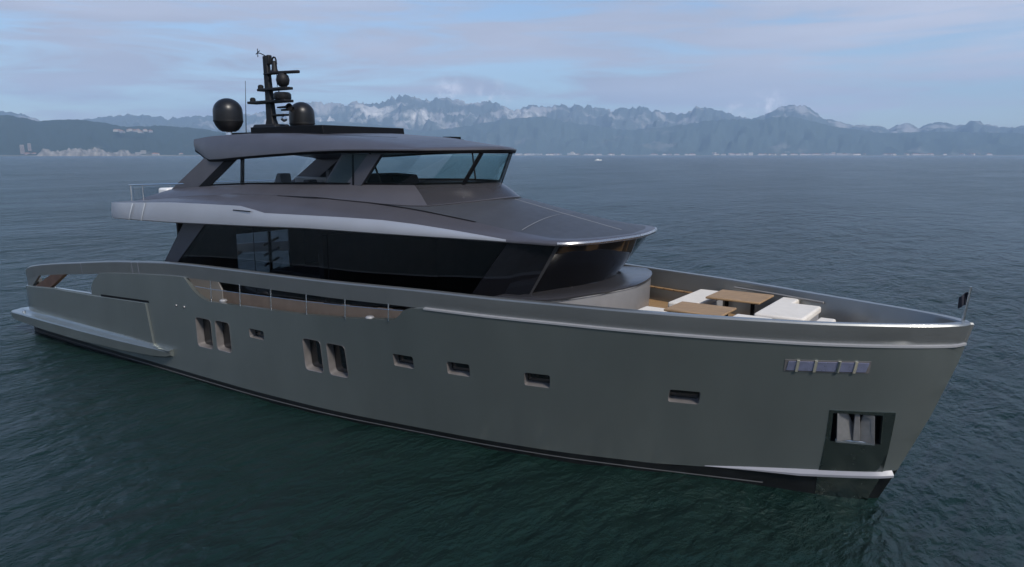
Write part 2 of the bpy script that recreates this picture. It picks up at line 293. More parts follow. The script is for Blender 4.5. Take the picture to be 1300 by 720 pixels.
def mountain_mat(name, veg, rock, rock_amt, scar=False):
    m = bpy.data.materials.new(name); m.use_nodes = True; t = m.node_tree; b = t.nodes['Principled BSDF']; b.inputs['Roughness'].default_value = 0.95; b.inputs['Specular IOR Level'].default_value = 0.1
    c = t.nodes.new('ShaderNodeTexCoord'); n = t.nodes.new('ShaderNodeTexNoise'); n.inputs['Scale'].default_value = 0.0016; n.inputs['Detail'].default_value = 10; n.inputs['Roughness'].default_value = 0.65
    t.links.new(c.outputs['Object'], n.inputs['Vector'])
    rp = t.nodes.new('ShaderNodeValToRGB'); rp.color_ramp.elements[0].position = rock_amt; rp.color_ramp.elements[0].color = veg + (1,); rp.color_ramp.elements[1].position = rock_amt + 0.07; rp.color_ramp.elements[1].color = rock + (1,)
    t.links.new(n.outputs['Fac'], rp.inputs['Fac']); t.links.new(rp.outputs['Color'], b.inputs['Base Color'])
    if scar:          # pale marble quarries high on the slopes
        n2 = t.nodes.new('ShaderNodeTexNoise'); n2.inputs['Scale'].default_value = 0.0011; n2.inputs['Detail'].default_value = 9; n2.inputs['Roughness'].default_value = 0.7; n2.inputs['Distortion'].default_value = 0.8
        t.links.new(c.outputs['Object'], n2.inputs['Vector'])
        g = t.nodes.new('ShaderNodeMapRange'); g.inputs['From Min'].default_value = 0.53; g.inputs['From Max'].default_value = 0.66; t.links.new(n2.outputs['Fac'], g.inputs['Value'])
        s = t.nodes.new('ShaderNodeSeparateXYZ'); t.links.new(c.outputs['Object'], s.inputs[0])
        zz = t.nodes.new('ShaderNodeMapRange'); zz.inputs['From Min'].default_value = 300; zz.inputs['From Max'].default_value = 480; t.links.new(s.outputs['Z'], zz.inputs['Value'])
        k0 = t.nodes.new('ShaderNodeMapRange'); k0.inputs['From Min'].default_value = -9500; k0.inputs['From Max'].default_value = -8600; t.links.new(s.outputs['X'], k0.inputs['Value'])
        k1 = t.nodes.new('ShaderNodeMapRange'); k1.inputs['From Min'].default_value = -5600; k1.inputs['From Max'].default_value = -6400; t.links.new(s.outputs['X'], k1.inputs['Value'])
        mu = None
        for q in (zz, k0, k1):
            mm = t.nodes.new('ShaderNodeMath'); mm.operation = 'MULTIPLY'; t.links.new((mu or g).outputs[0], mm.inputs[0]); t.links.new(q.outputs[0], mm.inputs[1]); mu = mm
        mxn = t.nodes.new('ShaderNodeMixRGB'); t.links.new(mu.outputs[0], mxn.inputs['Fac']); t.links.new(rp.outputs['Color'], mxn.inputs[1]); mxn.inputs[2].default_value = (0.70, 0.66, 0.61, 1); t.links.new(mxn.outputs[0], b.inputs['Base Color'])
    return m
def massif(name, prof, d0, dc, d1, nd, daz, rough, m, label, seed, spur, jag):
    az0, az1 = prof[0][0], prof[-1][0]; xs = [p[0] for p in prof]; ys = [p[1] for p in prof]
    azs = np.arange(az0, az1, daz); rows = []
    for a in azs:
        row = []; el = math.tan(R(float(np.interp(a, xs, ys))))
        for j in range(nd):
            u = j / (nd - 1)
            d = d0 + (d1 - d0) * u; uc = (dc - d0) / (d1 - d0)
            if u <= uc: s = (u / uc) ** 1.25
            else: s = 1 - 0.55 * ((u - uc) / (1 - uc))
            p = Vector((a * spur + seed, d * 0.0017, seed * 0.37))
            rg = ridged(p)
            hmax = el * dc
            h = hmax * s
            h += hmax * rough * (rg - 0.45) * math.sin(min(1, u / uc) * math.pi) * 1.6 if u < uc else 0
            h += hmax * jag * (ridged(Vector((a * 2.3 + seed, d * 0.0016, seed)), 4) - 0.55) * s ** 2
            if j == 0: h = -4
            row.append((CX + math.sin(R(a)) * d, CY + math.cos(R(a)) * d, max(h, -4)))
        rows.append(row)
    o = MB().loft(rows).build(name, m, sharp=180, weld=False)
    return tag(o, label, 'mountains', kind='structure')
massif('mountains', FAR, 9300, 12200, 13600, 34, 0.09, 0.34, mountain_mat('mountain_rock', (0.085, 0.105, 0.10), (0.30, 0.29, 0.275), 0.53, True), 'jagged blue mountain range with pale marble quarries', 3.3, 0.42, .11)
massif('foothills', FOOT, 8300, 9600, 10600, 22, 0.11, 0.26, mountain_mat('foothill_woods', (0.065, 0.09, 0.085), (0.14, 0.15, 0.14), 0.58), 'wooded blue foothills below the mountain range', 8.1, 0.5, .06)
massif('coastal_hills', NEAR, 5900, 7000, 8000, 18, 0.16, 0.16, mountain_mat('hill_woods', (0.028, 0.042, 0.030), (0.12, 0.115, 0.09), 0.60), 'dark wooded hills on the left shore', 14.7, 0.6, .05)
# low shore under the mountains
rows = []
for a in np.arange(-104, 14, 0.25):
    k = 6000 if a < -49 else 8350
    if -49 <= a < -44: k = 6000 + (a + 49) / 5 * 2350
    rows.append([(CX + math.sin(R(a)) * d, CY + math.cos(R(a)) * d, z) for d, z in ((k - 160, -2), (k - 120, 5), (k + 300, 14), (k + 900, 20))])
tag(MB().loft(rows).build('shore', mat('shore_ground', (0.15, 0.145, 0.12), 0.95, var=0.4, vscale=0.004), sharp=180), 'low pale shoreline along the foot of the mountains', 'shore', kind='structure')
# quarried cliff on the left shore
rows = []
for a in np.arange(-68.2, -61.6, 0.06):
    e = min(1, (a + 68.2) / 0.6, (-61.6 - a) / 1.2); e = max(0, e)
    h = (30 + 46 * noise.noise(Vector((a * 1.1, 2.3, 0))) + 18 * noise.noise(Vector((a * 6, 5, 0)))) * e
    d = 5840 + 60 * noise.noise(Vector((a * 2, 9, 0)))
    rows.append([(CX + math.sin(R(a)) * dd, CY + math.cos(R(a)) * dd, z) for dd, z in ((d, -2), (d + 12, max(1, h * 0.45)), (d + 40, max(1, h * 0.55)), (d + 60, max(2, h)), (d + 300, max(2, h * 1.05)))])
tag(MB().loft(rows).build('quarry_cliff', mat('quarry_stone', (0.19, 0.175, 0.155), 0.95, var=0.6, vscale=0.03, stretch=(1, 1, 0.4)), sharp=60), 'pale quarried cliff along the left shore', 'cliff', kind='structure')

# ------------------------------------------------------------------ buildings on the far shore
WALLS = [mat('pale_wall', (0.36, 0.345, 0.32), 0.9), mat('pink_wall', (0.28, 0.23, 0.21), 0.9), mat('grey_wall', (0.24, 0.24, 0.25), 0.9)]
ROOF = mat('tile_roof', (0.34, 0.17, 0.11), 0.9)
def house(k, w, d, h):
    r = empty('coast_house'); MB().box(-w/2, w/2, -d/2, d/2, -6, h).build('wall', WALLS[k % 3], r)
    MB().prism([(-w/2 - 1, -d/2 - 1, h), (w/2 + 1, -d/2 - 1, h), (0, -d/2 - 1, h + w * 0.22)], (0, d + 2, 0)).build('roof', ROOF, r); return r
def block(k, w, d, h):
    r = empty('apartment_block'); MB().box(-w/2, w/2, -d/2, d/2, -6, h).build('wall', WALLS[k % 3], r)
    MB().box(-w/2 - .6, w/2 + .6, -d/2 - .6, d/2 + .6, h + .01, h + 1.2).build('roof', WALLS[2], r)
    mb = MB()
    for q in range(int(h // 4)): mb.box(-w/2 + 2, w/2 - 2, -d/2 - .12, -d/2 - .02, 2 + q * 4, 3.8 + q * 4)
    mb.build('window', M['interior'], r); return r
def dup(root):
    r = root.copy(); COL.objects.link(r)
    for ch in root.children:
        c2 = ch.copy(); COL.objects.link(c2); c2.parent = r
    return r
TOWN = [mat('town_wall_white', (0.74, 0.72, 0.68), 0.9), mat('town_wall_cream', (0.62, 0.57, 0.50), 0.9), mat('town_wall_grey', (0.5, 0.5, 0.5), 0.9)]
protos = [house(0, 26, 22, 9), house(1, 22, 26, 10), house(2, 34, 22, 8), block(0, 36, 18, 26), block(1, 24, 18, 34), block(2, 52, 20, 18)]
HILLW = WALLS; WALLS = TOWN; protos += [house(0, 26, 22, 9), house(1, 22, 26, 10), house(2, 34, 22, 8), block(0, 36, 18, 26), block(1, 24, 18, 34), block(2, 52, 20, 18)]; WALLS = HILLW
used = set()
def put(i, a, d, z, label, cat, group, sx=1.0, sz=1.0):
    o = protos[i] if i not in used else dup(protos[i]); used.add(i)
    o.location = (CX + math.sin(R(a)) * d, CY + math.cos(R(a)) * d, z); o.rotation_euler = (0, 0, -R(a) + random.uniform(-.5, .5)); o.scale = (sx, 1, sz)
    tag(o, label, cat, group); return o
for k in range(46):
    a = random.choice([random.uniform(-69.8, -66.2), random.uniform(-66.2, -60), random.uniform(-60, -55)])
    put(random.choice([0, 1, 2, 0, 1]), a, random.uniform(5960, 6180), 9, 'small pale house among others on the left shore', 'house', 'houses along the left shore', random.uniform(.8, 1.5))
for k in range(9):
    put(random.choice([3, 5]), random.choice([random.uniform(-69.6, -67), random.uniform(-67, -61)]), random.uniform(6020, 6150), 9, 'pale apartment block on the left shore', 'apartment block', 'apartment blocks along the left shore', 1, random.uniform(.7, 1.2))
for k in range(12):
    put(random.choice([0, 2]), random.uniform(-63.6, -61.2), random.uniform(6560, 6600), 190 + random.uniform(-8, 10), 'tiny pale house in the village high on the left hill', 'house', 'village houses high on the left hill', random.uniform(.8, 1.4))
for k in range(92):
    a = random.choice([random.uniform(-36, -27.5), random.uniform(-27.5, -12), random.uniform(-19, -9.5), random.uniform(-12, -2)])
    put(random.choice([6, 7, 8, 8]), a, random.uniform(8260, 8420), 8, 'small pale building in the far town under the mountains', 'house', 'low buildings of the far coast town', random.uniform(1, 2.2))
for k in range(22):
    a = random.choice([random.uniform(-35, -28), random.uniform(-20, -11), random.uniform(-17, -9.5)])
    put(random.choice([9, 10, 11, 11]), a, random.uniform(8300, 8450), 8, 'pale apartment block in the far coast town', 'apartment block', 'apartment blocks of the far coast town', random.uniform(1, 2), random.uniform(.6, 1.1))
put(4, -68.85, 6010, 9, 'tall slim pink tower block, left of the pair on the far left shore', 'tower block', None, 1, 1.9)
put(4, -68.45, 6060, 9, 'tall slim tower block, right of the pair on the far left shore', 'tower block', None, .8, 2.2)
# distant motor boat
rb = empty('motor_boat', (0, 0, 0))
hw = lin([0, 3, 6, 8, 9], [1.3, 1.45, 1.3, .7, 0.02])
MB().loft([[(x, -hw(x) * .75, -.3), (x, -hw(x), .9 + x * .05), (x, hw(x), .9 + x * .05), (x, hw(x) * .75, -.3)] for x in (0, 3, 6, 8, 9)], close=True).build('hull', M['white'], rb)
MB().loft([[(2, -1, .95), (2.4, -.8, 2.1), (2.4, .8, 2.1), (2, 1, .95)], [(6.2, -1, .95), (5, -.8, 2.1), (5, .8, 2.1), (6.2, 1, .95)]], close=True).build('cabin', M['white'], rb)
MB().loft([[(6.25, -.8, 1.2), (5.25, -.7, 2.0)], [(6.25, .8, 1.2), (5.25, .7, 2.0)]]).build('windscreen', M['pane'], rb)
rb.location = (CX + math.sin(R(-28.8)) * 1000, CY + math.cos(R(-28.8)) * 1000, 0); rb.rotation_euler = (0, 0, R(20))
tag(rb, 'small white motor boat far out on the water', 'motor boat')

# ------------------------------------------------------------------ haze
hz = MB().box(CX - 16000, CX + 16000, CY - 3000, CY + 16000, -1.0, 1180).build('haze', M['white'])
hm = bpy.data.materials.new('air_haze'); hm.use_nodes = True; t = hm.node_tree; t.nodes.clear()
o_ = t.nodes.new('ShaderNodeOutputMaterial'); pv = t.nodes.new('ShaderNodeVolumePrincipled'); pv.inputs['Color'].default_value = (0.52, 0.73, 1.0, 1); pv.inputs['Density'].default_value = 7.6e-5; pv.inputs['Anisotropy'].default_value = 0.0
t.links.new(pv.outputs[0], o_.inputs['Volume']); hz.data.materials.clear(); hz.data.materials.append(hm); tag(hz, kind='stuff')

# ================================================================== YACHT
yacht = empty('motor_yacht')
tag(yacht, 'long grey motor yacht with black glass bands lying on the green sea', 'yacht')
W1 = pchip([0.5,0.58,0.75,1.1,2.3,6,10,13,16,20,22,23.5,24.5,25.5,26.5,27.5,28.5,29.5,30.5,31.5,32.5,33.2,33.6,33.85,34.0],
           [3.4,3.72,3.88,3.98,4.02,4.02,3.96,3.9,3.9,3.87,3.79,3.63,3.47,3.27,3.05,2.84,2.59,2.29,1.94,1.57,1.13,.76,.50,.28,0.0])
W0 = pchip([0.5,0.58,0.75,1.1,2.3,6,10,15,18.5,20,21.4,24.04,26.36,28.4,30.3,32.1,33.2,33.6,33.85,34],
           [3.35,3.66,3.8,3.88,3.92,3.9,3.84,3.78,3.58,3.4,3.19,2.78,2.33,1.79,1.22,.68,.40,.28,.17,0.0])
stem = lin([-1,0,.72,2,3.2,4.07], [32.2,32.62,32.93,33.42,33.8,34.0])
zrail = pchip([0.5,1.0,1.6,2.4,5.6,9,12.8,16,19.1,23,25,28,31,34], [2.12,2.66,2.84,2.97,3.33,3.66,3.88,3.94,3.99,4.07,4.05,4.03,4.02,4.07])
zl = lambda s: zrail(s) - 0.43
zboot = lin([0,26,29.5,31,32.4,34], [.22,.22,.26,.42,.55,.72])
qf = lin([0,18,24,30,34], [.9,.9,.95,1.15,1.25])
def S(s, z, off=0.0):
    st = stem(z); x = s if s < 20 else 20 + (s - 20) * (st - 20) / 14.0
    tt = (max(0.0, z) / 3.66) ** qf(s)
    y = W0(s) + (W1(s) - W0(s)) * min(tt, 1.02)
    if z < 0: y *= 1 + z * 0.12
    return Vector((x, -max(y, 0), z))
def Sn(s, z):
    e = 0.02; du = S(min(s + e, 34), z) - S(s - e, z); dv = S(s, z + e) - S(s, z - e); n = du.cross(dv)
    n.normalize(); return n if n.y < 0 or n.x > 0.5 else -n
def pip(x, y, P):
    c = False; j = len(P) - 1
    for i in range(len(P)):
        if (P[i][1] > y) != (P[j][1] > y) and x < (P[j][0] - P[i][0]) * (y - P[i][1]) / (P[j][1] - P[i][1]) + P[i][0]: c = not c
        j = i
    return c
def densify(P, d):
    o = []
    for i in range(len(P)):
        a, b = P[i], P[(i + 1) % len(P)]; n = max(1, int(math.hypot(a[0]-b[0], a[1]-b[1]) / d))
        o += [(a[0] + (b[0]-a[0]) * k / n, a[1] + (b[1]-a[1]) * k / n) for k in range(n)]
    return o
def segd(x, y, A):      # min distance to points
    return np.min(np.hypot(A[:, 0] - x, A[:, 1] - y))
def skin(mb, outline, holes=(), off=0.0, rim=0.1, sp=0.3, sides=(1, -1), hole_rim=True, back=False):
    loops = [densify(outline, sp * .8)] + [densify(h, sp * .5) for h in holes]
    pts = []; edges = []
    for lp in loops:
        o = len(pts); pts += lp; edges += [(o + i, o + (i + 1) % len(lp)) for i in range(len(lp))]
    A = np.array(pts); xs = A[:, 0]; ys = A[:, 1]
    for x in np.arange(xs.min() + sp / 2, xs.max(), sp):
        for y in np.arange(ys.min() + sp / 2, ys.max(), sp):
            if pip(x, y, outline) and not any(pip(x, y, h) for h in holes) and segd(x, y, A) > sp * .45: pts.append((x, y))
    V2, E2, F2, _, _, _ = delaunay_2d_cdt([Vector(p) for p in pts], edges, [], 0, 1e-6)
    P3 = []
    for p in V2:
        q = S(p.x, p.y)
        if off: q = q + Sn(p.x, p.y) * off
        P3.append(q)
    F = []
    for f in F2:
        cx = sum(V2[i].x for i in f) / len(f); cy = sum(V2[i].y for i in f) / len(f)
        if pip(cx, cy, outline) and not any(pip(cx, cy, h) for h in holes): F.append(tuple(f))
    for sg in sides:
        mb.add([(p.x, p.y * sg, p.z) for p in P3], F if sg == 1 else [f[::-1] for f in F])
        for li, lp in enumerate(loops):
            if rim <= 0: continue
            rows = [[], []]
            for s_, z_ in lp + lp[:1]:
                q = S(s_, z_); n = Sn(s_, z_); a = q + n * off; bq = q + n * (off - rim)
                rows[0].append((a.x, a.y * sg, a.z)); rows[1].append((bq.x, bq.y * sg, bq.z))
            mb.loft(rows)
    return mb

# window openings in the starboard side, given along the hull and up from the water
def rr(x0, x1, z0, z1, r=0.06, skew=0.0):
    o = []
    for cx, cz, a0 in ((x1 - r, z1 - r, 0), (x0 + r, z1 - r, 90), (x0 + r, z0 + r, 180), (x1 - r, z0 + r, 270)):
        for k in range(4):
            a = R(a0 + 30 * k); o.append((cx + r * math.cos(a) + skew * (cz - z0), cz + r * math.sin(a)))
    return o
tall = [(13.2, 14.02, 1.24, 2.2), (14.26, 15.0, 1.28, 2.23), (18.36, 19.06, 1.32, 2.25), (19.3, 19.98, 1.32, 2.24)]
small = [(15.98, 16.66, 1.93, 2.21), (21.72, 22.38, 1.94, 2.28), (23.42, 24.08, 1.96, 2.3), (25.55, 26.2, 1.94, 2.28), (28.94, 29.6, 1.94, 2.26)]
wins = [rr(*w, r=.11) for w in tall] + [rr(*w, r=.05) for w in small]
pocket = [(32.25, 2.03), (32.44, 1.34), (33.40, 1.36), (33.16, 2.05)]
outline = [(0.5, zboot(0.5)), (0.5, 1.95), (3.64, 2.15), (6.6, 2.24), (6.68, 2.56), (6.85, 2.75), (7.1, 2.9), (7.35, zl(7.35))]
outline += [(s, zl(s)) for s in np.arange(8, 12.7, .5)] + [(12.75, zl(12.75)), (13.02, 3.22), (13.2, 3.08), (13.42, 2.96), (13.7, 2.86), (14.04, 2.8), (16.43, 2.88), (18.5, 2.95), (20.22, 3.06), (21.9, 3.22), (22.1, 3.36), (22.25, 3.5), (22.46, 3.58), (22.9, zl(22.9))]
outline += [(s, zl(s)) for s in np.arange(23.5, 34, .5)] + [(33.75, zl(33.75)), (34, zl(34)), (34, zboot(34))]
outline += [(s, zboot(s)) for s in np.arange(33, 1, -1.0)]
mb = skin(MB(), outline, wins + [pocket], off=0.0, rim=0.13, sp=.26, sides=(1,))
port = [(0.5, zboot(0.5)), (0.5, .92), (10.4, .92), (10.4, zl(10.4))] + [p for p in outline if p[0] > 10.5 and p[1] > 1.0] + [(34, zboot(34))] + [(s, zboot(s)) for s in np.arange(33, 1, -1.0)]
skin(mb, port, [], off=0.0, rim=0.13, sp=.4, sides=(-1,))
mb.loft([[S(.5, z), (.5, 0, z)] for z in (.22, .6, .92)], mirror=True)     # transom
hull = mb.build('hull', M['hull'], yacht, sharp=40)
# underbody
rows = [[S(s, z) for z in (-.9, -.4, 0, zboot(s))] for s in list(np.arange(.5, 34, .5)) + [34]]
bot = MB().loft(rows, mirror=True).build('antifouling', M['boot'], hull, sharp=180)
rows = [[S(s, z) + Sn(s, z) * .012 for z in (.075, .105)] for s in np.arange(1, 31.6, .5)]
MB().loft(rows, mirror=True).build('boot_line', M['bootline'], hull, sharp=180)
# bulwark cap: outer band from the ledge to the rail, inner face down to the deck on the foredeck
rows = []
for s in [.5, .56, .65, .8, 1.0, 1.3, 1.7, 2.2, 3] + list(np.arange(4, 23, .5)) + [22.9, 23.1] + list(np.arange(23.5, 33.6, .25)) + [33.6, 33.75, 33.87, 33.95, 34]:
    w = W1(s) - .07; zr = zrail(s); zi = zl(s) if s < 23 else 3.1
    w = max(w, 0.0); wi = max(w - .16, 0)
    wt = W1(s) - .03 if s < 33.9 else w
    xb = S(s, zl(s)).x
    if s > 32.8: zi = 3.1 + (zl(s) - 3.1) * min(1, (s - 32.8) / .8)
    xi = min(s - .05, S(s, zi).x - .12 * (s > 32))
    sh = .14 * max(0, (s - 33)) ** 1.5
    rows.append([(xi, -wi, zi), (s - sh - .02 * (s > 33), -wi, zr - .03), (s - sh, -max(wi + .015, 0), zr), (s - .02 * (s > 33.9), -max(wt - .025, 0), zr), (s, -max(wt, 0), zr - .035), (xb + .0, -max(w, 0), zl(s) - .02)])
bul = MB().loft(rows, mirror=True, close=True).build('bulwark', M['rail'], yacht, sharp=22)
# hull ledge under the bulwark, the skylight it catches painted in as lighter colour
rows = [[S(s, zl(s)) + Sn(s, zl(s)) * .012 + Vector((0, 0, -.035)), S(s, zl(s)) + Sn(s, zl(s)) * .014 + Vector((0, 0, .004)), Vector((S(s, zl(s)).x, -max(0, W1(s) - .085), zl(s) + .022))] for s in list(np.arange(22.9, 33.8, .25)) + [33.85, 33.95, 34]]
MB().loft(rows, mirror=True).build('lit_ledge', M['strip'], hull, sharp=60)
# stern corner closing the bar
rows = [[(.5 + .9 * k / 6, -3.86 - .1 * k / 6, z) for z in (1.95, 2.0 + .62 * math.sin(k / 6 * 1.2))] for k in range(7)]
# folding side platform (proud of the hull) and its hinge groove
fp = [(.62, .86), (.62, 1.93), (3.64, 2.12), (7.0, 2.2), (10.36, 2.32), (10.58, .86)]
for sg in (1,): skin(MB(), fp, off=.06, rim=.07, sp=.4, sides=(sg,)).build('folding_bulwark', M['hull'], yacht, sharp=40)
gr = [(7.3, 2.225), (7.3, 2.30), (10.5, 2.42), (10.55, 2.345)]
skin(MB(), gr, off=.004, rim=0, sp=.3, sides=(1,)).build('hinge_gap', M['black'], hull)
skin(MB(), [(10.62, .9), (10.41, 2.3), (10.43, 2.3), (10.64, .9)], off=.005, rim=0, sp=.3, sides=(1,)).build('panel_gap', M['bootline'], hull)
# aft quarter sheer: thin joints of the bulwark bar
mb = MB()
for s in (6.0, 9.6, 10.0):
    mb.loft([[(s, -(W1(s) - .06), zl(s)), (s, -(W1(s) - .025), zrail(s) - .04), (s, -(W1(s) - .06), zrail(s) + .004)], [(s + .05, -(W1(s) - .06), zl(s)), (s + .05, -(W1(s) - .025), zrail(s) - .04), (s + .05, -(W1(s) - .06), zrail(s) + .004)]], mirror=True)
mb.build('joint', M['ledge'], bul)
# swim platform wing along the waterline aft
rows = []
for x, yo, zt, zb in ((-.05, 4.22, .83, .62), (.05, 4.32, .835, .55), (.4, 4.37, .84, .48), (3, 4.38, .85, .42), (6, 4.33, .85, .40), (9, 4.22, .85, .45), (10.8, 4.1, .85, .52), (11.45, 4.03, .84, .58), (11.68, 3.97, .83, .64)):
    yi = 3.6
    kf = .30 * max(0.02, min(1, (11.6 - x) / 3, (x - .3) / 1.2)); rows.append([(x, -yi, zt + .05), (x, -3.9, zt + .05 + .34 * kf), (x, -(4.075 - .1 * (1 - kf)), zt + .03 + .30 * kf), (x, -(4.10 - .1 * (1 - kf)), zt + .03 + .14 * kf), (x, -(4.16 - .12 * (1 - kf)), zt + .02 + .05 * kf), (x, -(yo - .05), zt + .01), (x, -yo, zt - .03), (x, -(yo - .02), zb + .05), (x, -(yo - .1), zb), (x, -yi, zb)])
wing = MB().loft(rows, mirror=True, close=True)
wing.poly(rows[0]).poly([(p[0], -p[1], p[2]) for p in rows[0]]).poly(rows[-1]).poly([(p[0], -p[1], p[2]) for p in rows[-1]])
wing.box(-.0, .6, -3.6, 3.6, .5, .88)
wing.build('swim_platform', M['hull'], yacht, sharp=30)
MB().lathe([(0.001, .09), (.05, .08), (.06, 0)], (.95, -4.16, .86), 12).build('bollard', M['steel'], yacht)

# stern quarter: closed corner and raking teak strut seen through the aft opening
skin(MB(), [(.5, 1.93), (.5, 2.03), (.7, zl(.7)), (1.1, zl(1.1)), (2.3, zl(2.3)), (1.55, 2.04), (1.4, 1.98)], off=-.02, rim=.1, sp=.2, sides=(1,)).build('stern_corner', M['rail'], yacht, sharp=40)
for sg in (1, -1): MB().prism([(1.75, -3.95 * sg, 2.02), (3.1, -3.95 * sg, 2.08), (4.75, -3.95 * sg, 2.9), (3.5, -3.95 * sg, 2.72)], (0, .16 * sg, 0)).build('bar_strut', M['teakdark'], yacht, sharp=30)
MB().tube([(3.55, -3.93, 2.14), (3.55, -3.93, 2.2)], .03).build('cleat', M['steel'], yacht)
# hull windows
def surround(poly, depth):
    mb = MB(); k = len(poly); c = (sum(p[0] for p in poly) / k, sum(p[1] for p in poly) / k)
    def ring(sc_, off): return [S(c[0] + (p[0] - c[0]) * (1 + sc_ / abs(poly[0][0] - c[0] + 1e-6)), c[1] + (p[1] - c[1]) * (1 + sc_ / (max(q[1] for q in poly) - c[1]))) + Sn(c[0], c[1]) * off for p in poly]
    mb.loft(([ring(.016, .003), ring(.013, .008)] if depth > .22 else []) + [ring(0.0, .002), ring(-.004, 0), ring(-.02, -depth)], close=True)
    return mb, ring(-.015, -depth + .01)
for i, p in enumerate(wins):
    dpt = .24 if i < 4 else .2
    mb, pane = surround(p, dpt)
    w = mb.build('hull_window', M['alu'], yacht, sharp=50)
    MB().poly(pane).build('pane', M['pane'], w)
# bow ventilation louvre
def patch(name, poly, off, m, par, rim=.02): return skin(MB(), poly, off=off, rim=rim, sp=.12, sides=(1,)).build(name, m, par, sharp=40)
lv = patch('bow_louvre', [(31.08, 2.93), (31.05, 3.2), (32.56, 3.26), (32.6, 2.99)], .01, M['alu'], yacht)
ed = [31.1, 31.3, 31.62, 32.03, 32.32, 32.55]
for a, b_ in zip(ed[:-1], ed[1:]):
    f = lambda s: (s - 31.05) / 1.5 * .06
    patch('louvre_pane', [(a + .02, 2.965 + f(a)), (a + .02, 3.17 + f(a)), (b_ - .02, 3.17 + f(b_)), (b_ - .02, 2.965 + f(b_))], .022, M['louvre'], lv)
for a in ed[1:-1]:
    q = (a - 31.05) / 1.5 * .06
    patch('louvre_bar', [(a - .018, 2.945 + q), (a - .035, 3.20 + q), (a + .015, 3.20 + q), (a + .032, 2.945 + q)], .04, M['brass'], lv, rim=.03)
# polished stem plate and anchor
pl = [(32.16, 2.09), (32.34, 1.36), (32.43, .95), (32.52, .5), (32.62, .2), (32.8, -.3), (33.8, -.3), (33.78, .2), (33.76, .6), (33.62, 1.2), (33.36, 2.14)]
skin(MB(), pl, [pocket], off=.008, rim=.012, sp=.15, sides=(1, -1)).build('stem_plate', M['mirror'], yacht, sharp=40)
mb = MB(); rows = []
for off in (0.006, -.4): rows.append([S(*p) + Sn(32.7, 1.7) * off for p in densify(pocket, .2)])
mb.loft(rows, close=True); mb.poly([p + Sn(32.7, 1.7) * .001 for p in rows[1]])
mb.build('anchor_pocket', M['matblack'], yacht)
n0 = Sn(32.7, 1.7)
def A(s, z, o): return S(s, z) + n0 * o
mb = MB()
def sh(s_, z): return s_ + (2.03 - z) * .30
for P in ([(32.33, 2.02, -.03), (32.52, 2.02, -.22), (32.68, 1.72, -.12), (32.69, 1.46, .01), (32.34, 1.40, .05)], [(33.02, 2.03, -.03), (32.86, 2.02, -.22), (32.76, 1.72, -.12), (32.75, 1.46, .01), (33.08, 1.40, .05)]):
    mb.prism([A(sh(p[0], p[1]), p[1], p[2]) for p in P], n0 * .05)
anc = mb.build('anchor', M['anchor'], yacht, bevel=.012)
MB().prism([A(32.67, 2.02, -.1), A(32.76, 2.02, -.1), A(32.97, 1.45, .03), A(32.82, 1.45, .03)], n0 * .06).build('shank', M['anchor'], anc, bevel=.012)
MB().prism([A(32.50, 1.44, .02), A(33.24, 1.44, .02), A(33.28, 1.38, .04), A(32.52, 1.37, .04)], n0 * .05).build('crown', M['steel'], anc, bevel=.01)
# spray strake at the bow
rows = []
for s in np.arange(30.1, 34.01, .2):
    k = min(1, (s - 30.1) / 2.0); zt = zboot(s) + .02; w = .11 * k + .004
    n = Sn(min(s, 33.9), zt); q = S(s, zt)
    rows.append([q + Vector((0, 0, .01)), q + n * (.065 * k + .006) + Vector((0, 0, -w * .5)), q + n * (.055 * k + .006) + Vector((0, 0, -w)), q + Vector((0, 0, -w))])
MB().loft(rows, mirror=True).build('spray_rail', M['ledge'], hull, sharp=40)
MB().lathe([(.001, .0), (.045, .0), (.03, .03), (.001, .035)], (0, 0, 0), 12, 'y')
for s, z in ((12.15, 2.45), (12.61, 2.45)):
    q = S(s, z); MB().lathe([(.001, -.03), (.035, -.025), (.045, .0)], (q.x, q.y, q.z), 12, 'y').build('fairlead', M['anchor'], hull)

# decks
def deck(x0, x1, z, name, m, inset=.2, th=.08, step=.5, lim=None):
    xs = list(np.arange(x0, x1, step)) + [x1]
    rows = []
    for x in xs:
        s0 = x if x < 20 else 20 + (x - 20) * 14 / (stem(z) - 20); w = max(0, -S(s0, z - th).y - inset * min(1, (34.2 - x) / 3))
        rows.append([(x, -w, z - th), (x, -w, z), (x, 0, z), (x, 0, z - th)])
    return MB().loft(rows, mirror=True).build(name, m, yacht, sharp=30)
deck(.7, 10.2, .88, 'aft_deck', M['teak'])
deck(10.2, 12.95, 2.49, 'cockpit_deck', M['teak'])
MB().box(10.2, 10.3, -3.7, 3.7, .9, 2.4).build('cockpit_wall', M['grey'], yacht)
deck(12.9, 23.2, 2.5, 'side_deck', M['teak'], inset=.14)
deck(23.2, 33.4, 3.13, 'foredeck', M['teak'], inset=.08)
MB().box(23.15, 23.25, -3.3, 3.3, 2.5, 3.1).build('deck_step', M['grey'], yacht)
